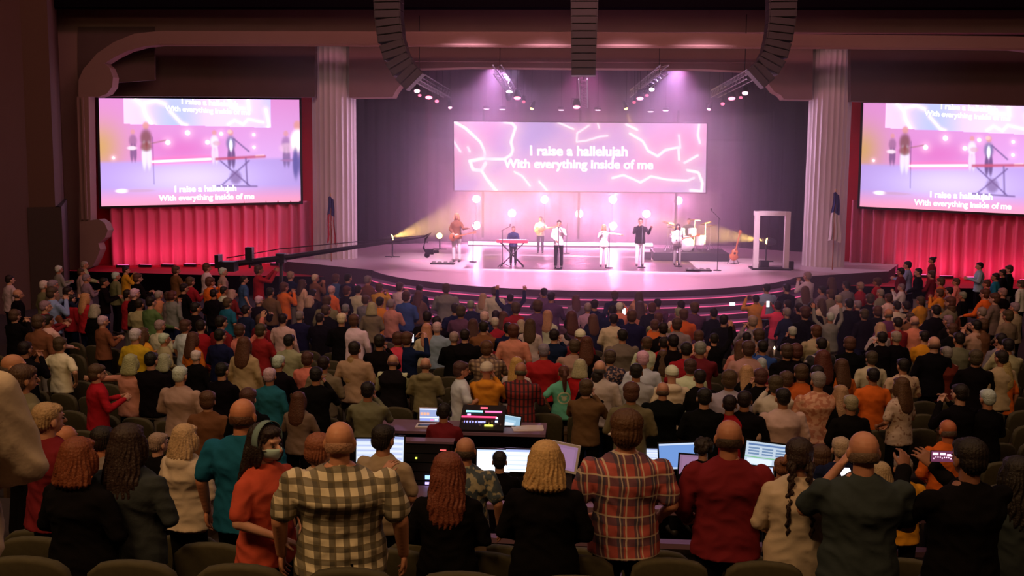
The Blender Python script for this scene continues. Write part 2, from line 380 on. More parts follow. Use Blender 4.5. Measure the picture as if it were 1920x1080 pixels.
# ------------------------------------------------------------------ fluted columns
def column(x0, x1, ytop, ybot, Y, label):
    a, b = at(x0, (ytop+ybot)/2, Y), at(x1, (ytop+ybot)/2, Y); cx = (a.x+b.x)/2; rr = (b.x-a.x)/2
    z1 = at((x0+x1)/2, ytop-8, Y).z; z0 = -.42
    t = empty('fluted_column', (cx, Y+rr*.6, z0), label, 'column')
    g = G(); n = 144; rs = []
    for z, s in ((z0, 1.06), (z0+.25, 1.06), (z0+.28, 1.0), (z1, .985)):
        r = []
        for i in range(n):
            an = 2*math.pi*i/n; fl = 1-(.055*abs(math.sin(an*12)) if s < 1.05 else 0)
            r.append((math.cos(an)*rr*s*fl, math.sin(an)*rr*s*fl*.8, z-z0))
        rs.append(r)
    g.rings(rs); link('shaft', g.mesh('shaft', M['column'], False), t)
    g = G(); g.loft([(0, 0, 0, rr*1.12, rr*.92), (0, 0, .18, rr*1.12, rr*.92)], 40); link('base', g.mesh('base', M['column'], False), t)
column(580, 663, 88, 492, 40.9, 'tall pale fluted column between left screen and stage')
column(1517, 1598, 92, 498, 40.9, 'tall pale fluted column between stage and right screen')

# ------------------------------------------------------------------ pictures on the screens
def seg_dist(U, V, pts):
    d = np.full(U.shape, 1e3)
    for (x0, y0), (x1, y1) in zip(pts[:-1], pts[1:]):
        dx, dy = x1-x0, y1-y0; t = np.clip(((U-x0)*dx+(V-y0)*dy)/(dx*dx+dy*dy+1e-9), 0, 1)
        d = np.minimum(d, np.hypot(U-x0-t*dx, V-y0-t*dy))
    return d
def mixin(img, a, col): img += (np.array(col)-img)*np.clip(a, 0, 1)[..., None]
# stage screen: pink to lavender with white lightning; units = photograph pixels from the corner
BOLTS = [([(0, 0), (22, 12), (33, 22), (50, 38), (58, 55), (58, 68)], 4), ([(96, 0), (110, 2), (117, 10), (112, 25), (108, 38), (112, 52), (108, 62), (95, 70), (70, 70), (55, 69)], 4),
 ([(55, 69), (30, 74), (36, 90), (52, 92), (60, 78)], 5), ([(52, 92), (62, 108), (80, 130)], 4), ([(0, 38), (12, 56)], 2.2), ([(26, 48), (30, 56)], 2), ([(115, 94), (130, 102), (144, 120)], 1.8), ([(162, 112), (176, 128)], 2),
 ([(197, 0), (226, 12)], 2.4), ([(255, 5), (233, 20), (232, 36), (250, 34), (275, 26), (290, 24)], 1.7), ([(272, 2), (274, 10)], 1.4), ([(325, 3), (345, 12)], 3), ([(332, 20), (356, 34), (366, 52), (384, 62), (398, 50), (422, 45), (424, 68)], 3.2), ([(423, 22), (426, 46)], 1.6),
 ([(460, 2), (458, 22), (462, 36)], 2.4), ([(434, 74), (458, 60)], 3), ([(300, 104), (320, 98), (344, 108), (352, 112), (372, 100), (400, 106), (440, 108), (452, 102)], 3), ([(440, 88), (460, 92), (468, 112), (466, 128), (446, 126)], 4)]
def lerpc(a, b, t): return np.array(a)*(1-t[..., None])+np.array(b)*t[..., None]
W, H = 474, 130
def led_picture(U, V):
    t = np.clip(.5+.45*np.sin(U*.014+1.9)*np.cos(V*.02-.9)+.2*np.sin(U*.03+V*.03), 0, 1)
    img = lerpc((.58, .42, .84), (.92, .36, .62), t)
    for pts, wd in BOLTS:
        d = seg_dist(U, V, pts)
        mixin(img, np.exp(-(d/(wd*3.2))**2)*.55, (1, .72, .84)); mixin(img, 1/(1+np.exp(np.minimum(d-wd*.55, 20)*2.4)), (1.5, 1.35, 1.4))
    return img
def video_picture(U, V):
    """camera picture of the band; U 0..375, V 0..200"""
    img = lerpc((.60, .22, .52), (.62, .34, .70), np.clip(V/120, 0, 1)*np.clip(U/300, 0, 1))
    mixin(img, np.exp(-((U-0)/45)**2-((V-90)/50)**2)*.9, (.52, .30, .08))
    mixin(img, np.exp(-((U-150)/70)**2-((V-95)/26)**2)*.7, (.60, .12, .42))
    fl = lerpc((.40, .26, .62), (.62, .50, .90), np.exp(-((U-170)/120)**2-((V-150)/35)**2)); 
    fl = fl*(1-np.clip((V-165)/35, 0, 1)[..., None])+np.array((.80, .28, .42))*np.clip((V-165)/35, 0, 1)[..., None]
    hor = 118-U*.012
    k = 1/(1+np.exp(np.clip(-(V-hor)*.8, -50, 50))); img = img*(1-k[..., None])+fl*k[..., None]
    # lit wall panel with lightning
    top = (V < 46+U*.027+4*0)*(U > 44)*(U < 320)
    pan = lerpc((.42, .45, .95), (.92, .55, .86), np.clip(.5+.5*np.sin(U*.03+.5), 0, 1))
    for pts, wd in (([(66, 0), (80, 14), (84, 30), (96, 50)], 3.5), ([(84, 8), (104, 4), (120, 10)], 2.5), ([(130, 24), (150, 46), (160, 50)], 2), ([(240, 0), (246, 16), (268, 18)], 3), ([(276, 0), (278, 20)], 3), ([(238, 48), (250, 40), (266, 48), (276, 38), (304, 44)], 1.8), ([(310, 20), (316, 50), (308, 62)], 3)):
        d = seg_dist(U, V, pts); mixin(pan, np.exp(-(d/(wd*2.2))**2)*.6, (1, .75, .85)); mixin(pan, 1/(1+np.exp(np.minimum(d-wd*.55, 20)*2)), (1.3, 1.2, 1.25))
    img = np.where(top[..., None] > 0, pan, img)
    def blob(cx, cy, rx, ry, col, a=1, p=6): mixin(img, a*np.exp(-(((U-cx)/rx)**2+((V-cy)/ry)**2)**(p/2)), col)
    for x, y, r in ((161, 64, 4.5), (124, 82, 4.5), (198, 82, 4), (286, 68, 3), (286, 92, 3), (224, 66, 3.5), (24, 110, 2.5)):
        blob(x, y, r*2.2, r*2.2, (.95, .55, .75), .5, 2); blob(x, y, r, r, (1.4, 1.3, 1.3))
    d = seg_dist(U, V, [(95, 118), (203, 114)]); mixin(img, np.exp(-(d/6)**2)*.8, (1, .12, .35)); mixin(img, 1/(1+np.exp(np.minimum(d-2, 20)*2)), (1.4, 1.1, 1.2))
    d = seg_dist(U, V, [(290, 110), (304, 109)]); mixin(img, 1/(1+np.exp(np.minimum(d-2, 20)*2)), (1.3, 1, 1.1))
    dk = (.10, .05, .16)
    def fig(x, y, s, top, bot, a=.92):
        blob(x, y, 5*s, 6*s, (.62, .26, .26), a); blob(x, y+19*s, 9*s, 14*s, top, a); blob(x-3*s, y+46*s, 4*s, 20*s, bot, a); blob(x+4*s, y+46*s, 4*s, 20*s, bot, a)
    fig(60, 62, .85, (.25, .10, .22), dk, .75); blob(58, 92, 9, 4, (.9, .7, .8), .8)
    fig(84, 50, 1.25, (.20, .07, .08), (.72, .66, .80)); blob(84, 90, 11, 9, (.22, .05, .05), .9)
    d = seg_dist(U, V, [(92, 84), (120, 78)]); mixin(img, 1/(1+np.exp(np.minimum(d-1, 20)*2)), (.35, .14, .18))
    d = seg_dist(U, V, [(96, 72), (97, 160)]); mixin(img, .7/(1+np.exp(np.minimum(d-.7, 20)*3)), dk)
    fig(211, 64, .9, (.70, .72, .86), (.7, .6, .75), .8); blob(215, 84, 8, 5, (.6, .3, .4), .7)
    fig(242, 64, 1.05, (.16, .14, .30), dk, .9); blob(242, 88, 3.5, 12, (.85, .85, .98), .9); blob(240, 62, 5, 4, (.85, .5, .5), .7)
    for pts in ([(214, 114), (306, 110)],): d = seg_dist(U, V, pts); mixin(img, .95/(1+np.exp(np.minimum(d-2.6, 20)*1.6)), (.45, .08, .16))
    for pts in ([(222, 118), (276, 166)], [(276, 118), (222, 166)], [(214, 166), (290, 168)], [(270, 114), (272, 164)], [(248, 76), (276, 100)]): d = seg_dist(U, V, pts); mixin(img, .85/(1+np.exp(np.minimum(d-1.5, 20)*2)), (.14, .08, .24))
    blob(250, 150, 12, 14, (.18, .10, .26), .8)
    fig(348, 66, 1.0, (.25, .12, .3), dk, .7); blob(350, 94, 16, 10, (.8, .5, .65), .5); blob(352, 118, 16, 3, (.35, .15, .35), .7)
    fig(371, 50, 1.6, (1.1, .95, .9), (.10, .08, .28), .95)
    blob(38, 172, 12, 4, (1, .9, .95), .9); blob(70, 172, 30, 3, (.5, .28, .42), .6)
    return img
M['picture'] = emis('screen_picture', (1, 1, 1), 1.0, True)
M['lettering'] = emis('screen_lettering', (1, .97, 1), 1.6)
def screen_grid(name, quad, W, H, nx, ny, fn, parent, gain=1.0):
    u, v = np.meshgrid(np.linspace(0, 1, nx+1), np.linspace(0, 1, ny+1))
    q = [np.array(p) for p in quad]   # tl, tr, br, bl
    co = (q[0]*((1-u)*(1-v))[..., None]+q[1]*(u*(1-v))[..., None]+q[2]*(u*v)[..., None]+q[3]*((1-u)*v)[..., None]).reshape(-1, 3)
    i = np.arange(nx*ny); r, c = i//nx, i % nx; a = r*(nx+1)+c
    me = bpy.data.meshes.new(name); me.from_pydata([tuple(p) for p in co.tolist()], [], np.stack([a, a+nx+1, a+nx+2, a+1], 1).tolist())
    img = fn(u*W, v*H).reshape(-1, 3)*gain
    at_ = me.color_attributes.new('pic', 'FLOAT_COLOR', 'POINT'); at_.data.foreach_set('color', np.concatenate([img, np.ones((len(img), 1))], 1).astype(np.float32).ravel())
    me.materials.append(M['picture']); return link(name, me, parent)
def text_on(quad, W, H, s, ucen, vbase, width, parent, lift=.03, skew=0, m='lettering', bold=.016):
    cu = bpy.data.curves.new('t', 'FONT'); cu.body = s; cu.align_x = 'CENTER'; cu.offset = bold
    o = bpy.data.objects.new('t', cu); C.objects.link(o); dg = bpy.context.evaluated_depsgraph_get(); dg.update()
    me = bpy.data.meshes.new_from_object(o.evaluated_get(dg)); bpy.data.objects.remove(o)
    me = join([(me, Matrix.Translation((a, b, 0)), None) for a in (-.02, .004, .028) for b in (-.012, .012)], 'lettering', [])
    xs = [v.co.x for v in me.vertices]; k = width/(max(xs)-min(xs)); mid = (max(xs)+min(xs))/2
    q = [Vector(p) for p in quad]; nrm = (q[1]-q[0]).cross(q[3]-q[0]).normalized()
    if nrm.y > 0: nrm = -nrm
    for v in me.vertices:
        U = ucen+(v.co.x-mid)*k; V = vbase-v.co.y*k+skew*(U-ucen); a, b = U/W, V/H
        v.co = q[0]*(1-a)*(1-b)+q[1]*a*(1-b)+q[2]*a*b+q[3]*(1-a)*b+nrm*lift
    me.materials.clear(); me.materials.append(M[m]); return link('lettering', me, parent)
def framed_screen(name, quad, label, W, H, nx, ny, fn, border=.09, gain=1.0):
    q = [Vector(p) for p in quad]; t = empty(name, (q[2]+q[3])/2, label, 'screen'); inv = Matrix.Translation(-t.location)
    q = [p-t.location for p in q]
    nrm = (q[1]-q[0]).cross(q[3]-q[0]).normalized(); nrm = -nrm if nrm.y > 0 else nrm
    screen_grid('display', [tuple(p) for p in q], W, H, nx, ny, fn, t, gain)
    ux = (q[1]-q[0]).normalized(); uz = (q[0]-q[3]).normalized()
    o = [q[0]-ux*border+uz*border, q[1]+ux*border+uz*border, q[2]+ux*border-uz*border, q[3]-ux*border-uz*border]
    g = G(); vs = [p+nrm*.04 for p in q]+[p+nrm*.04 for p in o]+[p-nrm*.12 for p in o]
    fs = [(i, (i+1) % 4, 4+(i+1) % 4, 4+i) for i in range(4)]+[(4+i, 4+(i+1) % 4, 8+(i+1) % 4, 8+i) for i in range(4)]+[(11, 10, 9, 8)]
    g.add(vs, fs); link('frame', g.mesh('frame', M['black'], False), t)
    return t, q
# main wall screen
YS = 46.5
t, q = framed_screen('stage_screen', P([(851, 228), (1325, 232), (1323, 361), (852, 357)], YS), 'wide pink stage screen with lightning and lyrics', 474, 130, 360, 100, led_picture, .05, 1.2)
text_on(q, 474, 130, 'I raise a hallelujah', 236, 62, 184, t); text_on(q, 474, 130, 'With everything inside of me', 235, 86, 282, t)
g = G(); zb = -t.location.z
for x in (-4.2, 0, 4.2): g.box((x, .3, 0.5+zb/2+1.5), (.1, .1, abs(zb)+3))
link('support_post', g.mesh('support_post', M['black'], False), t)
# side screens
LQ = [at(185, 184, 40.6), at(561, 187, 42.9), at(564, 378, 42.9), at(190, 387, 40.6)]
RQ = [at(1619, 193, 42.6), at(1995, 197, 40.3), at(1992, 405, 40.3), at(1612, 387, 42.6)]
for q0, lab in ((LQ, 'side screen showing the band, above the left curtain'), (RQ, 'side screen showing the band, above the right curtain')):
    t, q = framed_screen('side_screen', q0, lab, 375, 200, 300, 160, video_picture, .09, 1.5)
    text_on(q, 375, 200, 'I raise a hallelujah', 193, 176, 116, t); text_on(q, 375, 200, 'With everything inside of me', 195, 192, 180, t)
    text_on(q, 375, 200, 'I raise a hallelujah', 204, 12, 106, t, skew=.05); text_on(q, 375, 200, 'With everything inside of me', 200, 26, 160, t, skew=.05)
# red walls and curtains under them
def rwall(l, Ya, Yb):
    p = [at(*l[0], Ya), at(*l[1], Yb), at(*l[2], Yb), at(*l[3], Ya)]; g = G(); d = Vector((0, .2, 0)); g.add(p+[v+d for v in p], [(0,1,2,3),(7,6,5,4),(0,4,5,1),(1,5,6,2),(2,6,7,3),(3,7,4,0)])
    o = link('wall_alcove', g.mesh('wall_alcove', M['redwall'], False)); o['kind'] = 'structure'; return p
rwall([(150, 165), (600, 165), (600, 515), (150, 520)], 41.4, 43.7)
rwall([(1580, 165), (2060, 165), (2060, 530), (1580, 505)], 43.4, 41.0)
a, b = at(209, 500, 40.9), at(584, 495, 43.1)
o = pleated('red_curtain', (a.x, a.y), (b.x, b.y), -.42, at(300, 376, 41.5).z, 17, .15, M['curtain'], seed=11, flare=1)
tag(o, 'red pleated curtain under the left screen', 'curtain')
a, b = at(1592, 500, 43.1), at(2040, 515, 40.3)
o = pleated('red_curtain', (a.x, a.y), (b.x, b.y), -.42, at(1700, 378, 42).z, 20, .15, M['curtain'], seed=5, flare=1)
tag(o, 'red pleated curtain under the right screen', 'curtain')
# footlights and toplights for the curtains: real fixtures on the ledges
def footlight(x0, y0, x1, y1, n, e, lab):
    for i in range(n):
        u = (i+.5)/n; x, y = x0+(x1-x0)*u, y0+(y1-y0)*u
        t = empty('footlight', (x, y, -.42), lab % ordw(i+1), 'light', 'footlights along the side curtains')
        g = G(); g.box((0, 0, .07), (.5, .12, .1)); link('housing', g.mesh('housing', M['black'], False), t)
        g = G(); g.box((0, .03, .125), (.44, .05, .012)); link('lens', g.mesh('lens', emis('footlight_lens', (1, .1, .3), 3), False), t)
    L = light('AREA', 'footlight_glow', ((x0+x1)/2, (y0+y1)/2, -.22), e, (1, .08, .26), shape='RECTANGLE', size=math.hypot(x1-x0, y1-y0), size_y=.1)
    v = Vector((x1-x0, y1-y0, 0)).normalized(); nn = Vector((-v.y, v.x, 0))
    z = (nn*.75+Vector((0, 0, 1))).normalized(); zz = -z; yv = zz.cross(v)   # local -Z looks along z
    L.rotation_euler = Matrix((v, zz.cross(v), zz)).transposed().to_euler()
footlight(-18.2, 40.1, -11.0, 42.3, 9, 60, '%s small footlight from the left under the left red curtain')
footlight(10.8, 42.3, 18.6, 39.6, 9, 60, '%s small footlight from the left under the right red curtain')
light('SPOT', 'curtain_light', (-8.5, 37.2, 7.0), 1150, (1, .36, .54), (-14.3, 41.8, .6), spot_size=R(42), spot_blend=.8, shadow_soft_size=.2)
light('SPOT', 'curtain_light', (8.5, 37.2, 7.0), 1150, (1, .36, .54), (14.5, 41.8, .6), spot_size=R(42), spot_blend=.8, shadow_soft_size=.2)
# ------------------------------------------------------------------ hanging loudspeakers
def line_array(path, Y, wpx, label, n):
    pts = [at(x, y, Y) for x, y in path]
    # resample
    L = [0]
    for a, b in zip(pts[:-1], pts[1:]): L.append(L[-1]+(b-a).length)
    def pos(s):
        for k in range(len(pts)-1):
            if s <= L[k+1] or k == len(pts)-2:
                return pts[k].lerp(pts[k+1], (s-L[k])/(L[k+1]-L[k])), (pts[k+1]-pts[k]).normalized()
    t = empty('hanging_loudspeaker', pts[0], label, 'loudspeaker'); w = wpx/F*Y; h = L[-1]/n
    for i in range(n):
        p, d = pos((i+.5)*h); ang = math.atan2(d.x, -d.z); rot = Matrix.Rotation(-ang, 3, 'Y')
        g = G(); wb = w*(1-.012*i)
        g.box((0, 0, 0), (wb, .7, h*.93), rot); 
        g.box(rot @ Vector((0, -.37, 0)), (wb*.9, .05, h*.8), rot)
        o = link('speaker_cabinet', g.mesh('speaker_cabinet', mat_spk, False), t); o.location = p-pts[0]
    g = G(); g.box((0, .1, .25), (w*.8, .2, .1)); g.tube([(-w*.3, .1, .2), (-w*.3, .1, 3.5)], .02, 5); g.tube([(w*.3, .1, .2), (w*.3, .1, 3.5)], .02, 5)
    link('rigging_frame', g.mesh('rigging_frame', M['black'], False), t)
mat_spk = mat('speaker_paint', (.035, .025, .03), .5)
line_array([(729, -8), (730, 35), (735, 75), (745, 108), (760, 134), (780, 155)], 34, 50, 'curved black loudspeaker hang left of the middle one', 12)
line_array([(1096, -8), (1095, 60), (1094, 143)], 34, 50, 'straight black loudspeaker hang above the middle of the stage', 11)
line_array([(1465, -8), (1464, 35), (1458, 75), (1450, 105), (1436, 130), (1414, 150)], 34, 50, 'curved black loudspeaker hang right of the middle one', 12)

# ------------------------------------------------------------------ trusses and fixtures
def truss(a, b, label, s=.3):
    a, b = Vector(a), Vector(b); t = empty('lighting_truss', a, label, 'truss'); d = (b-a); L = d.length; d.normalize()
    u = d.cross(Vector((0, 0, 1))).normalized(); v = u.cross(d).normalized(); n = max(3, int(L/.75))
    cs = [u*s/2+v*s/2, -u*s/2+v*s/2, -u*s/2-v*s/2, u*s/2-v*s/2]
    for c in cs:
        g = G(); g.tube([c, c+d*L], .022, 6); link('chord', g.mesh('chord', M['truss'], False), t)
    g = G()
    for k in range(n):
        for j in range(4):
            g.tube([cs[j]+d*L*k/n, cs[(j+1) % 4]+d*L*(k+1)/n], .008, 4)
    link('bracing', g.mesh('bracing', M['truss'], False), t, kind='stuff')
    g = G()
    for q in (.15, .85): g.tube([d*L*q, d*L*q+Vector((0, 0, 2.2))], .015, 5)
    link('hoist_chain', g.mesh('hoist_chain', M['black'], False), t)
truss(at(775, 140, 37.5), at(838, 176, 46), 'truss nearest the left edge of the stage')
truss(at(932, 130, 38.5), at(962, 176, 46), 'truss between the left hanging loudspeakers')
truss(at(1093, 140, 38.0), at(1095, 196, 46), 'truss below the middle loudspeaker hang')
truss(at(1246, 130, 38.5), at(1188, 176, 46), 'truss with the white moving lamp, right half of stage')
truss(at(1408, 140, 37.5), at(1340, 176, 46), 'truss nearest the right edge of the stage')
LENS = {}
RED = (1, .02, .16); PK = (1, .12, .4); WH = (1, .8, .95); YE = (1, .62, .12)
def fixture(px, py, Y, col, es=12, r=.09, aim=None, energy=0, angle=12, lab='stage lamp', grp=None, z=None, up=1, wcol=None):
    p = at(px, py, Y); aim = Vector(aim) if aim is not None else Vector((p.x*.9, 38.5, 0)); d = (aim-p).normalized()
    t = empty('stage_lamp', p, lab, 'light', grp); rot = d.to_track_quat('-Z', 'Y').to_matrix()
    g = G(); rs = []
    for zz, rr in ((.0, r*1.15), (.05, r*1.2), (.16, r*1.1), (.3, r*.75), (.34, r*.4)):
        rs.append([rot @ Vector((math.cos(i*math.pi/6)*rr, math.sin(i*math.pi/6)*rr, zz+.02)) for i in range(12)])
    g.rings(rs); link('housing', g.mesh('housing', M['black']), t)
    lc = {RED: (1, .16, .30), PK: (1, .45, .62), YE: (1, .72, .25)}.get(col, col); k = (lc, es)
    if k not in LENS: LENS[k] = emis('lamp_glass', lc, es*.35)
    g = G(); rs = [[rot @ Vector((math.cos(i*math.pi/6)*rr, math.sin(i*math.pi/6)*rr, zz)) for i in range(12)] for zz, rr in ((.015, r), (-.02, r*.9), (-.04, r*.5), (-.045, r*.1))]
    g.rings(rs); link('lens', g.mesh('lens', LENS[k]), t)
    g = G(); pts = [Vector((-r*1.35, 0, .12)), Vector((-r*1.35, 0, .12+r*1.6*up)), Vector((r*1.35, 0, .12+r*1.6*up)), Vector((r*1.35, 0, .12))]
    g.tube(pts, .012, 5); link('yoke', g.mesh('yoke', M['black'], False), t)
    g = G(); g.tube([Vector((0, 0, .12+r*1.6*up)), Vector((0, 0, 9.62-p.z))], .012, 5) if up > 0 else None
    if up > 0: link('hanger', g.mesh('hanger', M['black'], False), t)
    if energy:
        L = light('SPOT', 'stage_lamp_beam', p+d*.08, energy, wcol or col, aim, spot_size=R(angle), spot_blend=.35, shadow_soft_size=.05)
        L.parent = t; L.location = d*.08
    return t
RED = (1, .02, .16); PK = (1, .12, .4); WH = (1, .8, .95); YE = (1, .62, .12)
gr = 'lamps on the overhead trusses'
def seglab(x): return {775: 'left edge truss', 930: 'second truss', 1080: 'middle truss', 1200: 'fourth truss', 1370: 'right edge truss'}[min((775, 930, 1080, 1200, 1370), key=lambda k: abs(k-x))]
FX = [(782, 171, 42, PK, 14, .10, 0, 12, 'bright pink lamp'), (787, 179, 42.5, RED, 8, .06, 0, 12, 'tiny red lamp'), (804, 183, 43, RED, 22, .12, 2600, 10, 'large red lamp with a beam'), (819, 190, 43.5, RED, 10, .07, 0, 12, 'small red lamp'), (844, 202, 44.5, PK, 10, .07, 250, 16, 'small pink lamp nearest the screen corner'),
 (970, 184, 43, RED, 22, .12, 2600, 9, 'large red lamp with a beam'), (982, 191, 43.5, RED, 4, .06, 0, 9, 'small dim red lamp'), (997, 204, 44.5, YE, 12, .07, 900, 18, 'yellow lamp with a slanting beam'),
 (1081, 201, 43, RED, 24, .12, 2600, 10, 'large red lamp with a beam'), (1174, 204, 44.5, YE, 12, .07, 1400, 22, 'yellow lamp with a slanting beam'), (1189, 192, 43.5, RED, 4, .06, 0, 9, 'small dim red lamp'), (1200, 185, 43, RED, 22, .12, 2600, 9, 'large red lamp with a beam'), (1213, 179, 42.5, RED, 5, .06, 0, 9, 'tiny pink lamp'),
 (1329, 205, 44.5, PK, 10, .07, 400, 20, 'small pink lamp nearest the screen corner'), (1355, 195, 43.5, RED, 8, .07, 0, 9, 'small red lamp'), (1372, 185, 43, RED, 22, .12, 1300, 10, 'large red lamp with a beam'), (1389, 183, 42.5, RED, 6, .06, 0, 9, 'tiny red lamp'), (1397, 175, 42, PK, 16, .1, 0, 9, 'bright pink lamp')]
for x, y, Y, col, es, r, e, an, lab in FX:
    aim = None; p = at(x, y, Y)
    if e: aim = (p.x+{997: -1.9, 1174: 2.2, 844: .8, 1329: -2.5}.get(x, .15), Y-2.2, 0)
    fixture(x, y, Y, col, es, r*1.15, aim, e, an, lab+' on the '+seglab(x))
# two white movers on the second and fourth trusses: one beams upwards
p = at(955, 172, 42.5); fixture(955, 172, 42.5, WH, 16, .13, p+Vector((.35, -1.0, 3.2)), 900, 62, 'white moving lamp beaming upwards on the second truss', up=-1, wcol=(.9, .6, 1))
fixture(1222, 168, 42.5, WH, 12, .11, None, 0, 20, 'white moving lamp on the fourth truss')
for i, (x, y) in enumerate(((912, 204), (942, 205), (1052, 206), (1121, 206), (1220, 209), (1248, 207))):
    t = empty('stage_downlight', at(x, y, 47), ordw(i+1)+' flat pale downlight from the left above the stage screen', 'light', 'downlights in a row above the stage screen')
    g = G(); g.loft([(0, 0, 0, .15, .15), (0, 0, .12, .15, .15)], 14); link('housing', g.mesh('housing', M['black']), t)
    g = G(); g.loft([(0, 0, -.03, .1, .1), (0, 0, -.001, .13, .13)], 14); link('lens_', g.mesh('lens', M['black']), t) if False else None; h_ = G(); h_.tube([(0, 0, .12), (0, 0, 9.62-t.location.z)], .012, 5); link('hanger', h_.mesh('hanger', M['black'], False), t); link('lens', g.mesh('lens', emis('downlight_lens', (1, .7, .9), 3)), t)
# round backlights on stands behind the band
bl = [(893, 373), (1021, 374), (1149, 374), (1272, 376), (960, 400), (1086, 401), (1212, 401), (893, 423), (1149, 424)]
blab = {0: 'upper', 1: 'middle', 2: 'lower'}
for i, (x, y) in enumerate(bl):
    p = at(x, y, 48.6)
    pos = ['top row, far left', 'top row, second', 'top row, third', 'top row, far right', 'second row, left', 'second row, middle', 'second row, right', 'bottom row, left', 'bottom row, right'][i]
    t = empty('round_backlight', (p.x, p.y, 0), 'round white lamp facing the seats, '+pos, 'light')
    g = G(); rs = [[(math.cos(k*math.pi/10)*r, yy, p.z+math.sin(k*math.pi/10)*r) for k in range(20)] for r, yy in ((.19, 0), (.21, .1), (.18, .2), (.07, .26))]
    g.rings(rs); link('housing', g.mesh('housing', M['black']), t)
    g = G(); rs = [[(math.cos(k*math.pi/10)*r, yy, p.z+math.sin(k*math.pi/10)*r) for k in range(20)] for r, yy in ((.17, -.005), (.155, -.03), (.08, -.05), (.02, -.055))]
    g.rings(rs); link('lens', g.mesh('lens', emis('backlight_lens', (1, .93, 1), 9)), t)
    g = G(); g.tube([(0, .2, 0), (0, .2, p.z)], .025, 6); g.box((0, .2, .02), (.5, .5, .04)); link('stand', g.mesh('stand', M['black'], False), t)
    light('POINT', 'backlight_glow', (p.x, 48.4, p.z), 340, (1, .34, .70), shadow_soft_size=.15)
# glowing floor bar in segments
xs = [(878, 948), (969, 1013), (1018, 1040), (1062, 1072), (1072, 1150), (1150, 1225)]
t = empty('light_bar', at(1050, 457, 48.2), 'long glowing white light bar along the rear stage floor', 'light'); b0 = t.location.copy(); 
for k in range(5):
    a, b = at(878+k*69.4, 456+k*.6, 48.2)-b0, at(878+(k+1)*69.4-1, 456+k*.6, 48.2)-b0
    g = G(); g.box((a+b)/2, ((b-a).x, .08, .14)); link('bar_tube', g.mesh('bar_tube', emis('bar_glow', (1, .62, .85), 5), False), t)
g = G(); g.box((0, .1, -.03), (8.4, .1, .3)); link('bar_housing', g.mesh('bar_housing', M['black'], False), t)
# low yellow side lamps on stands
def sidelamp(px, py, Y, aim, e, lab, ang):
    p = at(px, py, Y); t = fixture(px, py, Y, (1, .72, .25), 25, .13, aim, e, ang, lab, up=-1, wcol=(1, .6, .16))
    g = G(); g.tube([(0, .1, -.15), (0, .1, -p.z)], .03, 6); g.tube([(-.3, .1, -p.z+.02), (.3, .1, -p.z+.02)], .02, 5); g.tube([(0, -.2, -p.z+.02), (0, .4, -p.z+.02)], .02, 5); link('stand', g.mesh('stand', M['black'], False), t)
p = at(735, 445, 42); sidelamp(735, 445, 42, p+Vector((4, 1.6, 1.2)), 24000, 'yellow side lamp beaming right from the left wing', 36)
p = at(1438, 452, 42.5); sidelamp(1438, 452, 42.5, p+Vector((-4, 1.1, .42)), 32000, 'yellow side lamp beaming left through the door frame', 24)
p = at(824, 442, 46); sidelamp(824, 442, 46, p+Vector((1, -3, .5)), 0, 'small yellow lamp behind the crane head', 20)
sidelamp(1424, 130, 43, p, 0, 'lamp', 20) if False else None
# white door frame prop
t = empty('door_frame', at(1444, 500, 39.6), 'white free-standing door frame on the right of the stage', 'prop'); b0 = t.location.copy(); b0.z = 0; t.location = b0
ze = at(1444, 396, 39.6).z; wd = 1.1
for sx in (-1, 1):
    g = G(); g.box((sx*wd/2, 0, ze/2+.02), (.14, .3, ze-.04)); g.box((sx*(wd/2+.0), -.16, ze/2), (.18, .03, ze)); link('post', g.mesh('post', M['white'], False), t)
g = G(); g.box((0, 0, ze-.08), (wd+.2, .3, .16)); link('lintel', g.mesh('lintel', M['white'], False), t)
g = G(); g.box((0, .1, .03), (wd+.3, .9, .06)); link('base_plate', g.mesh('base_plate', M['black'], False), t)
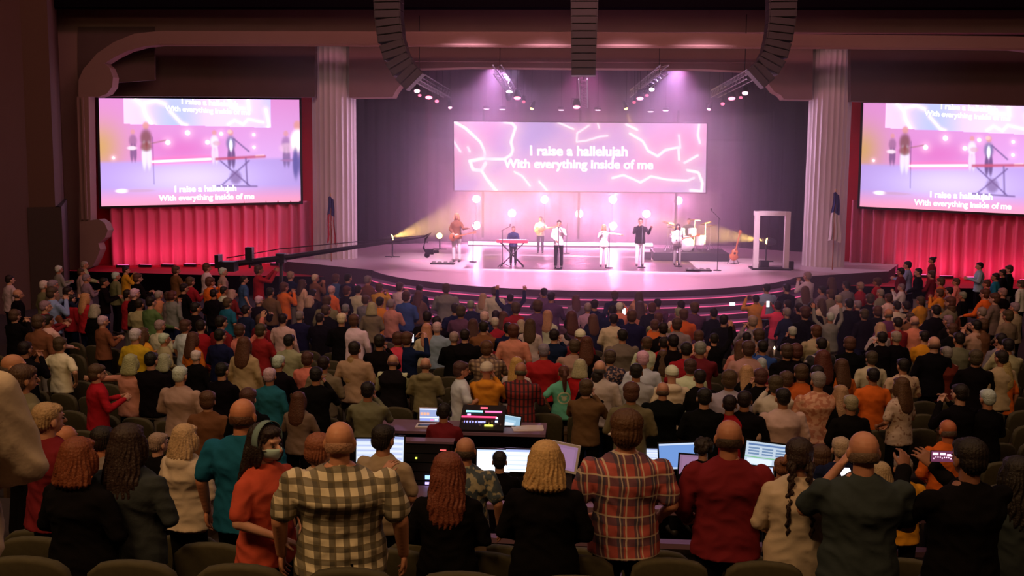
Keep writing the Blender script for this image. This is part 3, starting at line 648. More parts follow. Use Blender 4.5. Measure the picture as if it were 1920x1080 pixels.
# ------------------------------------------------------------------ instruments
def drumkit(x, y, z):
    t = empty('drum_kit', (x, y, z), 'drum kit with white bass drum on a low riser', 'drums')
    def drum(name, c, r, h, ax, m):
        g = G(); rot = Vector((0, 0, 1)).rotation_difference(Vector(ax).normalized()).to_matrix()
        g.rings([[rot @ Vector((math.cos(i*math.pi/10)*rr, math.sin(i*math.pi/10)*rr, zz))+Vector(c) for i in range(20)] for zz, rr in ((-h/2, r), (-h/2+.03, r*1.04), (-h/2+.05, r), (h/2-.05, r), (h/2-.03, r*1.04), (h/2, r))], 0)
        link(name, g.mesh(name, m), t)
    drum('bass_drum', (0, 0, .3), .29, .42, (0, 1, .03), M['white']); drum('tom', (-.2, .05, .78), .15, .24, (0, .3, 1), M['white']); drum('tom', (.22, .05, .78), .16, .25, (0, .3, 1), M['white'])
    drum('floor_tom', (.6, .35, .42), .21, .4, (0, 0, 1), M['white']); drum('snare', (-.45, .4, .58), .18, .15, (0, 0, 1), M['steel'])
    for cx, cy, cz, r, tl in ((-.75, .1, 1.12, .26, .25), (.75, .1, 1.12, .27, -.25), (-.55, .5, .92, .18, 0), (1.0, .5, 1.0, .26, -.2), (.3, -.05, 1.25, .24, .1)):
        g = G(); rot = Matrix.Rotation(tl, 3, 'Y') @ Matrix.Rotation(-.2, 3, 'X')
        g.rings([[rot @ Vector((math.cos(i*math.pi/10)*rr, math.sin(i*math.pi/10)*rr, zz))+Vector((cx, cy, cz)) for i in range(20)] for rr, zz in ((r, 0), (r*.3, .015), (r*.2, .035), (.01, .04), (.008, .05), (r*.3, .008), (r, -.006))]); cb = link('cymbal', g.mesh('cymbal', M['brass']), t)
        g = G(); g.tube([(cx, cy, 0.02), (cx, cy, cz)], .014, 5)
        for a in range(3): g.tube([(cx, cy, .3), (cx+.22*math.cos(a*2.1), cy+.22*math.sin(a*2.1), .01)], .01, 4)
        link('stand', g.mesh('stand', M['steel'], False), t)
    g = G(); g.ell((0, .75, .5), (.17, .17, .05)); g.tube([(0, .75, 0), (0, .75, .5)], .025, 6); link('stool', g.mesh('stool', M['black']), t)
rx = at(1290, 478, 43.5).x
o = slab('drum_riser', rx-1.45, rx+1.5, 42.4, 44.8, 0.0, .32, M['black'], None); tag(o, 'low dark riser under the drum kit', 'platform')
drumkit(rx-.1, 43.3, .32)
def mic_stand(x, y, h, lab, boom=None, base='round', z=0):
    t = empty('microphone_stand', (x, y, z), lab, 'microphone')
    g = G()
    if base == 'round': g.loft([(0, 0, 0, .15, .15), (0, 0, .025, .14, .14), (0, 0, .035, .03, .03)], 16)
    else:
        for a in range(3): g.tube([(0, 0, .15), (.3*math.cos(a*2.1), .3*math.sin(a*2.1), .012)], .012, 5)
    link('base', g.mesh('base', M['black']), t)
    g = G(); g.tube([(0, 0, .02), (0, 0, h)], .014, 6); e = Vector((0, 0, h))
    if boom: e = Vector((boom[0], boom[1], h+boom[2])); g.tube([(-boom[0]*.2, -boom[1]*.2, h-boom[2]*.2), e], .011, 6)
    link('pole', g.mesh('pole', M['black']), t)
    g = G(); g.cap(e, e+Vector((0, .12, .05)), .017, .022); g.ell(e+Vector((0, .15, .06)), (.03, .03, .03), 10, 6); link('microphone', g.mesh('microphone', M['black']), t)
def keyboard_stand(x, y):
    t = empty('stage_keyboard', (x, y, 0), 'long stage keyboard on an x-shaped stand', 'keyboard')
    g = G(); g.box((0, 0, .93), (1.15, .34, .11)); link('case', g.mesh('case', mat('keyboard_case', (.35, .05, .08), .4), False), t)
    g = G(); g.box((0, .1, .99), (1.0, .12, .015)); link('white_keys', g.mesh('white_keys', M['white'], False), t)
    g = G()
    for i in range(34):
        if i % 7 not in (2, 6): g.box((-.48+i*.0285, .13, 1.005), (.014, .07, .015))
    link('black_keys', g.mesh('black_keys', M['black'], False), t)
    g = G()
    for yy in (-.12, .12):
        g.tube([(-.42, yy, .02), (.42, yy, .87)], .022, 6); g.tube([(.42, yy, .02), (-.42, yy, .87)], .022, 6)
    for s in (-.42, .42): g.tube([(s, -.25, .02), (s, .25, .02)], .022, 6); g.tube([(s, -.2, .87), (s, .2, .87)], .022, 6)
    link('stand', g.mesh('stand', M['black']), t)
def guitar_mesh_parts(t, mx, body_m, acoustic=False, bass=False):
    s = 1.0; nk = .62 if not bass else .82
    out = []; n = 30
    for i in range(n):   # outline with waist
        a = 2*math.pi*i/n; r = .17+.035*math.cos(2*a)-.028*math.cos(a)*0; 
        x = math.cos(a)*.23; w_ = .16 if math.cos(a) < 0 else .13
        w_ *= 1-.28*math.exp(-((math.cos(a)-.15)/.3)**2); out.append((x, math.sin(a)*w_/max(.35, 1)*1.15))
    th = .09 if acoustic else .045; g = G()
    g.rings([[(x*k, -th/2+d, y*k) for x, y in out] for k, d in ((.96, 0), (1, .012), (1, th-.012), (.96, th))])
    me = g.mesh('guitar_body', body_m); me.transform(mx); link('body', me, t)
    g = G(); g.box((.2+nk/2, -th/2-.01, 0), (nk, .03, .05)); me = g.mesh('neck', M['wood'], False); me.transform(mx); link('neck', me, t)
    g = G(); g.box((.2+nk+.07, -th/2, 0), (.16, .025, .08)); 
    for k in range(3): g.box((.2+nk+.03+k*.045, -th/2, .055), (.015, .015, .04)); g.box((.2+nk+.03+k*.045, -th/2, -.055), (.015, .015, .04))
    me = g.mesh('headstock', M['wood'], False); me.transform(mx); link('headstock', me, t)
    g = G(); g.loft([(0, 0, -.001, .045, .045), (0, 0, .003, .045, .045)], 14) if acoustic else g.box((-.02, -th/2-.006, 0), (.05, .012, .06))
    me = g.mesh('pickup', M['black'], False)
    if acoustic: me.transform(Matrix.Translation((.06, -th/2-.004, 0)) @ Matrix.Rotation(R(90), 4, 'X'))
    me.transform(mx); link('soundhole' if acoustic else 'pickup', me, t)
# spare guitar on a stand at the right
gx = at(1376, 493, 41.3); t = empty('acoustic_guitar', (gx.x, gx.y, 0), 'brown acoustic guitar leaning on a floor stand by the drum riser', 'guitar')
guitar_mesh_parts(t, Matrix.Translation((0, 0, .38)) @ Matrix.Rotation(R(-78), 4, 'Y') @ Matrix.Rotation(R(180), 4, 'X') @ Matrix.Rotation(R(180), 4, 'X'), M['wood'], True)
t2 = empty('guitar_stand', (gx.x, gx.y+.1, 0), 'black stand holding the spare acoustic guitar', 'stand')
g = G()
for a in range(3): g.tube([(0, .05, .45), (.25*math.cos(a*2.1+.5), .05+.25*math.sin(a*2.1+.5), .012)], .012, 5)
g.tube([(0, .06, .4), (-.02, .08, .8)], .012, 5); link('tripod', g.mesh('tripod', M['black']), t2)
# camera crane in front of the left column
bx = at(527, 540, 33.5)
t = empty('camera_crane', (bx.x, bx.y, FZ), 'long black camera crane reaching from the seats over the stage', 'camera crane'); b0 = t.location.copy()
def rel(px, py, Y): return at(px, py, Y)-b0
piv = rel(527, 484, 33.5); back = rel(425, 496, 32.0); tip = rel(795, 444, 37.0)
g = G()
for a in range(3): g.tube([(0, 0, piv.z*.45), (.55*math.cos(a*2.1+.4), .55*math.sin(a*2.1+.4), .02)], .035, 6)
g.tube([(0, 0, .1), piv], .06, 8); link('pedestal', g.mesh('pedestal', M['black']), t)
g = G(); g.box(piv, (.28, .28, .3)); link('pan_head', g.mesh('pan_head', M['black'], False), t)
g = G(); g.tube([back, piv, piv.lerp(tip, .72)], [.1, .1, .06], 6); g.tube([piv.lerp(tip, .7), tip], [.05, .035], 6)
g.tube([back+Vector((0, 0, .2)), piv+Vector((0, 0, .3)), tip+Vector((0, 0, .05))], .015, 4); link('boom_arm', g.mesh('boom_arm', M['black'], False), t)
g = G(); g.box(back+Vector((.05, 0, -.05)), (.5, .45, .3)); g.box(back+Vector((-.25, 0, .1)), (.12, .4, .4)); link('counterweight', g.mesh('counterweight', M['black'], False), t)
mp = rel(468, 476, 32.6); g = G(); g.box(mp, (.22, .25, .42)); g.box(mp+Vector((.0, 0, -.3)), (.06, .06, .3)); link('monitor', g.mesh('monitor', M['black'], False), t)
hd_ = [tip, rel(808, 437, 37), rel(798, 448, 37), rel(794, 465, 37), rel(800, 474, 37)]
g = G(); g.tube(hd_, .04, 7); link('head_bracket', g.mesh('head_bracket', M['black']), t)
cp = rel(806, 472, 37); g = G(); g.box(cp, (.26, .2, .18)); g.tube([cp+Vector((.1, 0, 0)), cp+Vector((.3, .05, .02))], .06, 10); g.ell(cp+Vector((-.1, 0, -.12)), (.1, .1, .1), 10, 6)
link('crane_camera', g.mesh('crane_camera', M['black'], False), t)
# flags
def flag(px, ytop, ybot, Y, lab, us):
    a, b = at(px, ytop, Y), at(px, ybot, Y); t = empty('flag', (a.x, Y, -.42), lab, 'flag'); zt_ = a.z+.42
    g = G(); g.tube([(0, 0, .04), (0, 0, zt_)], .018, 7); g.loft([(0, 0, 0, .14, .14), (0, 0, .05, .1, .1)], 12); link('pole', g.mesh('pole', M['wood']), t)
    g = G(); g.ell((0, 0, zt_+.05), (.03, .02, .07), 8, 6); link('finial', g.mesh('finial', M['brass']), t)
    # hanging cloth: rows of hanging folds, fly hanging down
    nu, nv = 40, 26; L_ = 1.75
    def pt(u, v):  # u across the folded width, v down
        wdt = .10+.13*v; x = (u-.45)*2*wdt; return (x+.02*math.sin(9*v), -.04+.05*math.sin(u*16+v*2)*(.4+v), zt_-.05-v*L_+.05*math.sin(u*5))
    mats = [mat('flag_red', (.6, .03, .05), .8), mat('flag_white', (.75, .72, .72), .8), mat('flag_blue', (.03, .04, .2), .8)]
    g = G(); vs = [pt(u/nu, v/nv) for v in range(nv+1) for u in range(nu+1)]; g.v = vs
    for v in range(nv):
        for u in range(nu):
            a_ = v*(nu+1)+u; g.f.append((a_, a_+1, a_+nu+2, a_+nu+1))
            if us: mi = 2 if v < nv*.36 else (0 if int((u/nu*7+v*.05)) % 2 == 0 else 1)
            else: mi = 2 if v < nv*.42 else 1
            g.m.append(mi)
    link('flag_cloth', g.mesh('flag_cloth', mats), t)
flag(620, 368, 455, 39.9, 'furled flag with red and white stripes before the left column', True)
flag(1567, 360, 470, 39.9, 'furled white and dark blue flag before the right column', False)
# speaker/monitor wedges
for px, py, Y, lab in ((1432, 497, 40, 'small black floor monitor left of the door frame'), (1478, 500, 39.8, 'small black floor monitor right of the door frame'), (1213, 480, 43, 'dark floor case beside the drum riser')):
    p = at(px, py, Y); g = G(); rr = [(-.2, 0), (.2, 0), (.2, .12), (.02, .3), (-.2, .3)]
    g.rings([[(x, y, z) for y, z in rr] for x in (-.16, .16)]); o = link('floor_monitor', g.mesh('floor_monitor', M['black'], False)); o.location = (p.x, p.y, 0); tag(o, lab, 'speaker')
# pedal boards on the floor
for px, py, Y, lab in ((1310, 503, 38.6, 'dark pedal board on stage floor right of singers'), (830, 497, 39.5, 'dark pedal board on stage floor at the left')):
    p = at(px, py, Y); t = empty('pedal_board', (p.x, p.y, 0), lab, 'pedals'); g = G(); g.box((0, 0, .03), (.9, .35, .05)); link('board', g.mesh('board', M['black'], False), t)
    for k in range(4): g = G(); g.box((-.33+k*.22, 0, .08), (.12, .2, .06)); link('pedal', g.mesh('pedal', M['steel'], False), t)
# ------------------------------------------------------------------ people
V3 = Vector
def hand_base():
    g = G(); g.loft([(0, 0, -.005, .026, .016), (0, 0, .02, .034, .017), (0, 0, .06, .042, .016), (0, 0, .09, .040, .014), (0, 0, .1, .034, .011)], 12)
    out = [g.mesh('p', [])]
    # fingers: curled toward -y (palm side); thumb from side near the base
    for x, L, sp in ((-.031, .060, -.10), (-.0105, .072, -.03), (.0105, .067, .04), (.031, .052, .13)):
        a = V3((x, 0, .085)); p = [a, a+V3((sp*L*.4, -.004, L*.42)), a+V3((sp*L*.7, -.018, L*.75)), a+V3((sp*L*.8, -.036, L*.93))]
        for q, (r0, r1) in enumerate(((.0092, .0085), (.0085, .0078), (.0078, .0068))):
            g.cap(p[q], p[q+1], r0, r1, 8)
    p = [V3((-.028, -.004, .02)), V3((-.05, -.014, .05)), V3((-.056, -.024, .078)), V3((-.05, -.034, .10))]
    for q, (r0, r1) in enumerate(((.015, .0115), (.0115, .0095), (.0095, .0078))): g.cap(p[q], p[q+1], r0, r1, 8)
    return remesh(g.mesh('hand', []), .0048, 2, .35)
HAND = hand_base()
def head_base(vx=.0085):
    g = G()
    g.ell((0, -.005, 1.655), (.078, .095, .09)); g.ell((0, .018, 1.60), (.062, .075, .075)); g.ell((0, .035, 1.553), (.042, .05, .032))
    g.cap((0, -.02, 1.46), (0, -.012, 1.60), .056, .054, 14)
    g.cap((0, .095, 1.632), (0, .116, 1.596), .009, .016, 8); g.ell((0, .088, 1.568), (.026, .016, .011), 10, 7); g.ell((0, .087, 1.655), (.05, .014, .012), 10, 6)
    for s in (-1, 1): g.ell((s*.08, -.006, 1.61), (.012, .022, .033), 10, 7)
    b = remesh(g.mesh('head', []), vx, 2, .6)
    e = G()
    for s in (-1, 1): e.ell((s*.03, .0885, 1.627), (.0125, .008, .007), 8, 6)
    l = G(); l.ell((0, .1, 1.567), (.022, .008, .006), 10, 6)
    return b, e.mesh('eye', []), l.mesh('lip', [])
HEAD = head_base()
A = {'d': dict(e=(.255, -.03, 1.15), w=(.265, .07, .90)), 'f': dict(e=(.26, .05, 1.16), w=(.085, .30, 1.24)), 'l': dict(e=(.26, .0, 1.15), w=(.09, .25, 1.02)),
     'r': dict(e=(.33, .10, 1.60), w=(.33, .17, 1.86)), 'h': dict(e=(.24, .22, 1.33), w=(.10, .40, 1.58)), 'o': dict(e=(.47, .0, 1.36), w=(.72, .06, 1.34)),
     'k': dict(e=(.25, .08, 1.15), w=(.20, .33, 1.08)), 'm': dict(e=(.24, .12, 1.22), w=(.06, .22, 1.47)), 'p': dict(e=(.34, -.06, 1.2), w=(.24, .05, 1.02)),
     'g': dict(e=(.27, .02, 1.17), w=(.10, .20, 1.06)), 'n': dict(e=(.29, .10, 1.2), w=(.50, .26, 1.24)), 'q': dict(e=(.30, .06, 1.2), w=(.36, .30, 1.42)), 'b': dict(e=(.25, -.03, 1.15), w=(.20, .16, 1.0)), 'v': dict(e=(.23, .20, 1.20), w=(.10, .42, 1.44)), 'u': dict(e=(.33, .10, 1.56), w=(.33, .17, 1.82))}
def arm(side, k, fem, wd):
    s = -1 if side == 'L' else 1; a = A[k]; sh = V3((s*(.160 if fem else .183)*wd, -.008, 1.385 if fem else 1.392))
    e, w_ = V3(a['e']), V3(a['w']); e.x *= s; w_.x *= s; dx = s*(.2*wd-.2-(.025 if fem else 0)); e.x += dx
    if abs(w_.x) > .15: w_.x += dx
    return sh, e, w_
def legs(sit):
    if sit: return [(V3((s*.09, 0, .50)), V3((s*.13, .42, .50)), V3((s*.13, .44, .08))) for s in (-1, 1)]
    return [(V3((s*.088, 0, .93)), V3((s*.10, .02, .50)), V3((s*.105, -.02, .08))) for s in (-1, 1)]
def torso_rings(fem, wd, off, sit=False, z0=.80):
    b = .94 if fem else 1.0; hip = 1.04 if fem else 1.0; dz = 0
    rs = [(.80, .155*hip, .105), (.90, .175*hip, .12), (1.0, .168*hip, .115), (1.10, .150*b, .105), (1.20, .160*b, .11), (1.30, .180*b, .118), (1.37, .186*b, .108), (1.415, .162*b, .088), (1.45, .118*b, .072), (1.48, .076, .062), (1.50, .062, .056)]
    out = []
    for z, rx, ry in rs:
        if z < z0: continue
        bl = 1+(wd-1)*(1.0 if z < 1.40 else .5); bd = 1+(wd-1)*1.35*(1 if z < 1.35 else .4)
        out.append((0, -.01+(wd-1)*.12*(1 if .85 < z < 1.25 else 0), z, rx*bl+off, ry*bd+off))
    return out
SIT = V3((0, 0, -.42))
def build_body(la, ra, fem, wd, sit, vx):
    g = G(); up = V3((0, 0, -.43)) if sit else V3((0, 0, 0))
    u = G(); u.loft(torso_rings(fem, wd, 0), 18)
    for side, k in (('L', la), ('R', ra)):
        sh, e, w_ = arm(side, k, fem, wd); t = (.9 if fem else 1)*(1+(wd-1)*.5)
        u.cap(sh, e, .052*t, .041*t); u.cap(e, w_, .041*t, .027*t)
    g.add([tuple(V3(v)+up) for v in u.v], u.f)
    for hp, kn, an in legs(sit):
        t = 1+(wd-1)*.6
        g.cap(hp, kn, .082*t, .056*t, 12); g.cap(kn, an, .055*t, .036*t, 12); g.cap(an+V3((0, -.02, -.035)), an+V3((0, .15, -.045)), .036, .028, 8)
    # neck keeps body and head one skin
    hd = [(tuple(V3((0, 0, 0))),)]
    body = remesh(g.mesh('body', []), vx, 3)
    T = Matrix.Translation(up)
    L = [(body, None, 0), (HEAD[0], T, 0), (HEAD[1], T, 1), (HEAD[2], T, 2)]
    for side, k in (('L', la), ('R', ra)):
        sh, e, w_ = arm(side, k, fem, wd); d = (w_-e).normalized(); z = d; s = -1 if side == 'L' else 1
        # palm faces the body's middle / front
        n = V3((s, .2, 0)) if k in ('d', 'p') else (V3((s, -.2, .2)) if k in ('f', 'l', 'h', 'm') else V3((0, -1, .1)))
        if k in ('r', 'o', 'q'): n = V3((0, -1, .2))
        if k in ('k', 'g', 'n'): n = V3((0, 0, 1))
        y = (n-z*n.dot(z)).normalized(); x = y.cross(z)
        mx = Matrix((( *[x.x, y.x, z.x], 0), (x.y, y.y, z.y, 0), (x.z, y.z, z.z, 0), (0, 0, 0, 1)))
        if side == 'L': mx = mx @ Matrix.Scale(-1, 4, (1, 0, 0))
        if fem: mx = mx @ Matrix.Scale(.92, 4)
        L.append((HAND, T @ Matrix.Translation(w_) @ mx, 0))
    return join(L, 'person_body', [M['skin'], M['eye'], M['lip']])
def folds(me, amt, sc_=7, seed=0):
    n = len(me.vertices); co = np.empty(n*3, np.float32); me.vertices.foreach_get('co', co); co = co.reshape(-1, 3)
    nr = np.empty(n*3, np.float32); me.vertex_normals.foreach_get('vector', nr); nr = nr.reshape(-1, 3)
    x, y, z = co.T; s_ = seed*1.7
    wx = x+.05*np.sin(z*13+s_)+.04*np.sin(y*17+s_); wz = z+.06*np.sin(x*11+s_*2)+.04*np.sin(y*9)
    q = np.sin(wx*sc_*3.1+wz*sc_*1.3+s_)*.5+np.sin(wz*sc_*4.3-wx*sc_*2.2+y*9+s_)*.5+.35*np.sin(wz*sc_*7+x*sc_*5+s_*3)
    d = amt*.6*(1-np.abs(q)*1.6)
    me.vertices.foreach_set('co', (co+nr*d[:, None]).ravel()); me.update()
def build_top(la, ra, fem, wd, sleeve, sit, vx, hood=False, long=False, fold=0, seed=0):
    up = V3((0, 0, -.43)) if sit else V3((0, 0, 0)); u = G()
    rs = torso_rings(fem, wd, .016)
    if sit: rs = [r for r in rs if r[2] >= .88]
    hem = rs[0]; extra = .026
    if long: rs = [(0, -.01, .66, hem[3]+.03, hem[4]+.035)]+rs
    else: rs[0] = (hem[0], hem[1], hem[2]+.03, hem[3]+extra, hem[4]+extra); 
    rs = rs[:-1]+[(0, -.012, 1.482, .078, .068)]
    u.loft(rs, 22)
    for side, k in (('L', la), ('R', ra)):
        sh, e, w_ = arm(side, k, fem, wd); t = (.9 if fem else 1)*(1+(wd-1)*.5)
        if sleeve == 'none': u.cap(sh, sh.lerp(e, .05), .056*t, .054*t); continue
        if sleeve == 'short': u.cap(sh, sh.lerp(e, .74), .062*t, .066*t)
        else: u.cap(sh, e, .062*t, .054*t); u.cap(e, e.lerp(w_, .97), .054*t, .040*t)
    if hood: u.ell((0, -.085, 1.43), (.13, .07, .075)); u.ell((0, -.02, 1.475), (.09, .08, .03))
    else: u.loft([(0, -.014, 1.455, .085, .076), (0, -.014, 1.50, .066, .064)], 16)
    me = remesh(u.mesh('top', []), vx, 2)
    if fold: folds(me, fold, 7, seed)
    me.transform(Matrix.Translation(up)); me.materials.append(M['cloth']); me.name = 'top'; return me
def build_trousers(wd, sit, vx, skirt=False):
    wd = 1+(wd-1)*.6
    g = G(); t = 1+(wd-1)*.6
    if sit: g.loft([(0, 0, .40, .16*wd, .13*wd), (0, 0, .60, .17*wd, .125*wd)], 16)
    else: g.loft([(0, -.01, .80, .166*wd, .120*wd), (0, -.01, .88, .174*wd, .122*wd), (0, -.01, .95, .168*wd, .116*wd)], 16)
    for hp, kn, an in legs(sit):
        g.cap(hp, kn, .094*t, .072*t, 12); g.cap(kn, an+V3((0, 0, .03)), .072*t, .062*t, 12)
    me = remesh(g.mesh('trousers', []), vx, 2)
    s = G()
    for hp, kn, an in legs(sit): s.cap(an+V3((0, -.025, -.035)), an+V3((0, .16, -.042)), .046, .036, 10)
    return join([(me, None, 0), (s.mesh('s', []), None, 1)], 'trousers', [M['cloth'], M['shoe']])
HC = {}
def build_hair(k, hi=False):
    key = (k, hi)
    if key in HC: return HC[key]
    g = G(); vx = .007 if hi else .011; mats = [M['hair']]
    if k == 'short': g.ell((0, -.02, 1.675), (.088, .092, .088)); g.ell((0, -.045, 1.63), (.078, .066, .085)); g.ell((0, .03, 1.70), (.072, .062, .045))
    elif k == 'full': g.ell((0, -.02, 1.682), (.098, .10, .092)); g.ell((0, -.045, 1.62), (.09, .074, .10)); g.ell((0, .04, 1.70), (.078, .062, .05))
    elif k == 'curly':
        rn = random.Random(3)
        for _ in range(60):
            a, z = rn.uniform(0, 6.28), rn.uniform(-.6, 1); r = math.sqrt(1-z*z*.9) if z < 1 else 0
            p = V3((math.cos(a)*.095*r, -.03+math.sin(a)*.095*r, 1.665+z*.09))
            if p.y > .045 and p.z < 1.70: continue
            g.ell(p, (.03, .03, .03), 8, 6)
        g.ell((0, -.03, 1.665), (.09, .085, .09))
    elif k == 'bald': # fringe of hair round the back
        for a in range(-8, 9):
            an = R(-90+a*11.5); g.ell((math.cos(an)*.0665, -.010+math.sin(an)*.082, 1.60+.012*math.cos(a*.3)), (.016, .016, .036), 8, 6)
    elif k == 'bob':
        g.ell((0, -.015, 1.68), (.092, .1, .09)); g.loft([(0, -.07, 1.455, .10, .05), (0, -.068, 1.48, .128, .070), (0, -.055, 1.54, .120, .080), (0, -.04, 1.61, .104, .085), (0, -.03, 1.68, .09, .085)], 18)
        for s in (-1, 1): g.ell((s*.088, .015, 1.60), (.022, .045, .085))
        g.ell((0, .04, 1.71), (.072, .06, .035))
    elif k in ('long', 'xlong'):
        zb = 1.26 if k == 'long' else 1.14
        g.ell((0, -.015, 1.68), (.094, .1, .088)); g.loft([(0, -.118, zb, .055, .022), (0, -.115, zb+.06, .10, .04), (0, -.095, 1.42, .118, .055), (0, -.065, 1.52, .112, .07), (0, -.045, 1.60, .104, .08), (0, -.03, 1.68, .09, .08)], 18)
        for s in (-1, 1): g.ell((s*.085, .01, 1.59), (.024, .045, .1))
        g.ell((0, .04, 1.71), (.070, .06, .035))
    elif k in ('pony', 'bun', 'braids'):
        g.ell((0, -.015, 1.675), (.087, .097, .087)); g.ell((0, -.045, 1.63), (.08, .068, .08)); g.ell((0, .035, 1.70), (.066, .06, .04))
        if k == 'pony':
            g.ell((0, -.125, 1.68), (.028, .028, .028)); p = [V3((0, -.13, 1.68)), V3((.005, -.165, 1.62)), V3((.0, -.15, 1.50)), V3((.008, -.135, 1.38)), V3((.012, -.13, 1.30))]
            for a, (r0, r1) in enumerate(((.026, .036), (.036, .04), (.04, .03), (.03, .008))): g.cap(p[a], p[a+1], r0, r1)
        elif k == 'bun': g.ell((0, -.10, 1.73), (.045, .045, .042))
        else:
            for s in (-1, 1):
                prev = V3((s*.035, -.085, 1.60))
                for q in range(15):
                    nx = V3((s*(.05+.012*min(q, 8)/4)+(.006 if q % 2 else -.006), -.10-.004*min(q, 8), 1.56-q*.031)); r = .021-.0007*q; g.ell(nx, (r, r*.8, .023), 8, 6); prev = nx
                g.ell((s*.055, -.08, 1.57), (.03, .03, .045))
    elif k == 'cap':
        g.loft([(0, -.012, 1.635, .090, .108), (0, -.012, 1.68, .092, .108), (0, -.01, 1.72, .08, .09), (0, -.005, 1.755, .045, .05), (0, 0, 1.765, .01, .01)], 20); g.loft([(0, .13, 1.66, .06, .06), (0, .13, 1.668, .06, .06)], 16)
        vx = .006
    me = remesh(g.mesh('hair', []), vx, 1, 1 if hi else .5)
    if hi and k not in ('cap', 'bald'):
        for v in me.vertices:
            p = v.co; w_ = min(1, max(.3, (1.70-p.z)*9)); v.co = p+v.normal*w_*(.0065*math.sin(math.atan2(p.x, p.y+.03)*24+5*noise.noise(p*11)+p.z*20)+.006*noise.noise(p*17))
    me.materials.clear(); me.materials.append(M['hair'] if k != 'cap' else M['cloth']); me.name = 'hair'
    me.polygons.foreach_set('use_smooth', [True]*len(me.polygons)); HC[key] = me
    return me
BC = {}
def cached(fn, *a):
    k = (fn.__name__,)+a
    if k not in BC: BC[k] = fn(*a)
    return BC[k]
COL = dict(bk=(.007, .006, .007), nv=(.012, .017, .055), bl=(.045, .10, .30), lb=(.30, .40, .58), te=(.02, .17, .22), wh=(.74, .70, .68), cr=(.66, .55, .43), be=(.42, .33, .23), gy=(.24, .22, .22), rd=(.40, .02, .03), mr=(.20, .02, .03),
           **{'or': (.72, .16, .03), 'ye': (.72, .34, .03), 'gr': (.12, .17, .08), 'ol': (.20, .18, .11), 'pk': (.70, .27, .20), 'br': (.20, .085, .04), 'pu': (.13, .055, .15), 'mi': (.13, .50, .34), 'hp': (.75, .08, .14), 'lv': (.45, .38, .48), 'sl': (.045, .06, .065)})
COLN = dict(bk='black', nv='navy', bl='blue', lb='pale blue', te='teal', wh='white', cr='cream', be='tan', gy='grey', rd='red', mr='maroon', ye='mustard', gr='green', ol='olive', pk='peach', br='brown', pu='purple', mi='mint green', hp='bright pink', lv='lavender', sl='slate')
COLN['or'] = 'orange'
HCOL = dict(B=(.10, .07, .06), W=(.62, .56, .50), G=(.30, .25, .22), D=(.015, .010, .008), N=(.09, .045, .025), L=(.015, .01, .008), A=(.10, .04, .02), Y=(.50, .31, .13), P=(.10, .045, .025), O=(.48, .36, .22), K=(.7, .64, .56), H=(.02, .012, .01), C=(.03, .02, .015))
HSTY = dict(B='bald', W='short', G='short', D='short', N='full', L='long', A='long', Y='long', P='pony', O='bob', K='cap', H='bun', C='curly')
HNAME = dict(B='bald-headed', W='white-haired', G='grey-haired', D='dark-haired', N='brown-haired', L='long dark-haired', A='long auburn-haired', Y='long blond', P='ponytailed', O='fair bobbed', K='white-capped', H='dark-bunned', C='curly-haired')
SKINS = [(.55, .27, .17), (.60, .32, .21), (.50, .23, .13), (.62, .34, .24), (.42, .19, .11)]
def person(loc, rz, h, top, label, la='d', ra='d', fem=False, wd=1.0, sleeve='long', low='bk', H=1.72, skin=None, group=None, hood=False, long=False, sit=False, fg=False, pat=None, haircol=None, style=None, seed=0, cat='person', sx=1.0):
    vx = .0135 if fg else .018; s = H/1.75
    b = link('person', cached(build_body, la, ra, fem, wd, sit, vx))
    b.location = loc; b.rotation_euler[2] = rz; b.scale = (s*sx, s*sx, s); tag(b, label, cat, group)
    b.color = (*(skin or SKINS[seed % len(SKINS)]), 1)
    me = cached(build_top, la, ra, fem, wd, sleeve, sit, vx if fg else .02, hood, long, .010 if fg else .006, seed if fg else 0)
    o = link('shirt', me, b); o.color = (*(COL[top] if isinstance(top, str) else top), 1)
    if pat: o.material_slots[0].link = 'OBJECT'; o.material_slots[0].material = pat
    o = link('trousers', cached(build_trousers, wd, sit, .02), b); o.color = (*COL[low], 1)
    hm_ = build_hair(style or HSTY[h], fg); o = link('cap' if h == 'K' else 'hair', hm_, b); o.color = (*(haircol or HCOL[h]), 1)
    if sit: o.location = (0, 0, -.43)
    return b
# ------------------------------------------------------------------ seats
def seat_proto():
    g = G(); rs = []
    for y, k in ((-.035, .93), (-.03, 1), (.03, 1), (.045, .93)):
        r = []
        pts = [(-.25, .38), (-.25, .78), (-.235, .86), (-.18, .905), (-.09, .925), (0, .93), (.09, .925), (.18, .905), (.235, .86), (.25, .78), (.25, .38)]
        for x, z in pts: r.append((x*k, y-.10*(z-.4)/.5, .62+(z-.62)*k))
        rs.append(r)
    g.rings(rs); back = g.mesh('backrest', M['seat'])
    g = G(); rs = []
    for z, k in ((.38, .9), (.40, 1), (.47, 1), (.49, .93)): rs.append([(x*k, .24+y*k, z) for x, y in ((-.23, -.2), (.23, -.2), (.24, .15), (.18, .22), (-.18, .22), (-.24, .15))])
    g.rings(rs); cush = g.mesh('cushion', M['seat'])
    g = G(); g.box((0, 0, .2), (.05, .35, .4)); g.box((0, .1, .63), (.055, .36, .04)); g.box((0, -.04, .5), (.045, .06, .26)); arm_ = g.mesh('armrest', M['seat_frame'], False)
    return back, cush, arm_
SB, SC_, SA = seat_proto()
def seat(x, y, z, rz, label, group):
    b = link('auditorium_seat', SB); b.location = (x, y, z); b.rotation_euler[2] = rz; tag(b, label, 'seat', group)
    link('cushion', SC_, b); a = link('armrest', SA, b); a.location = (-.275, 0, 0); 
    return b
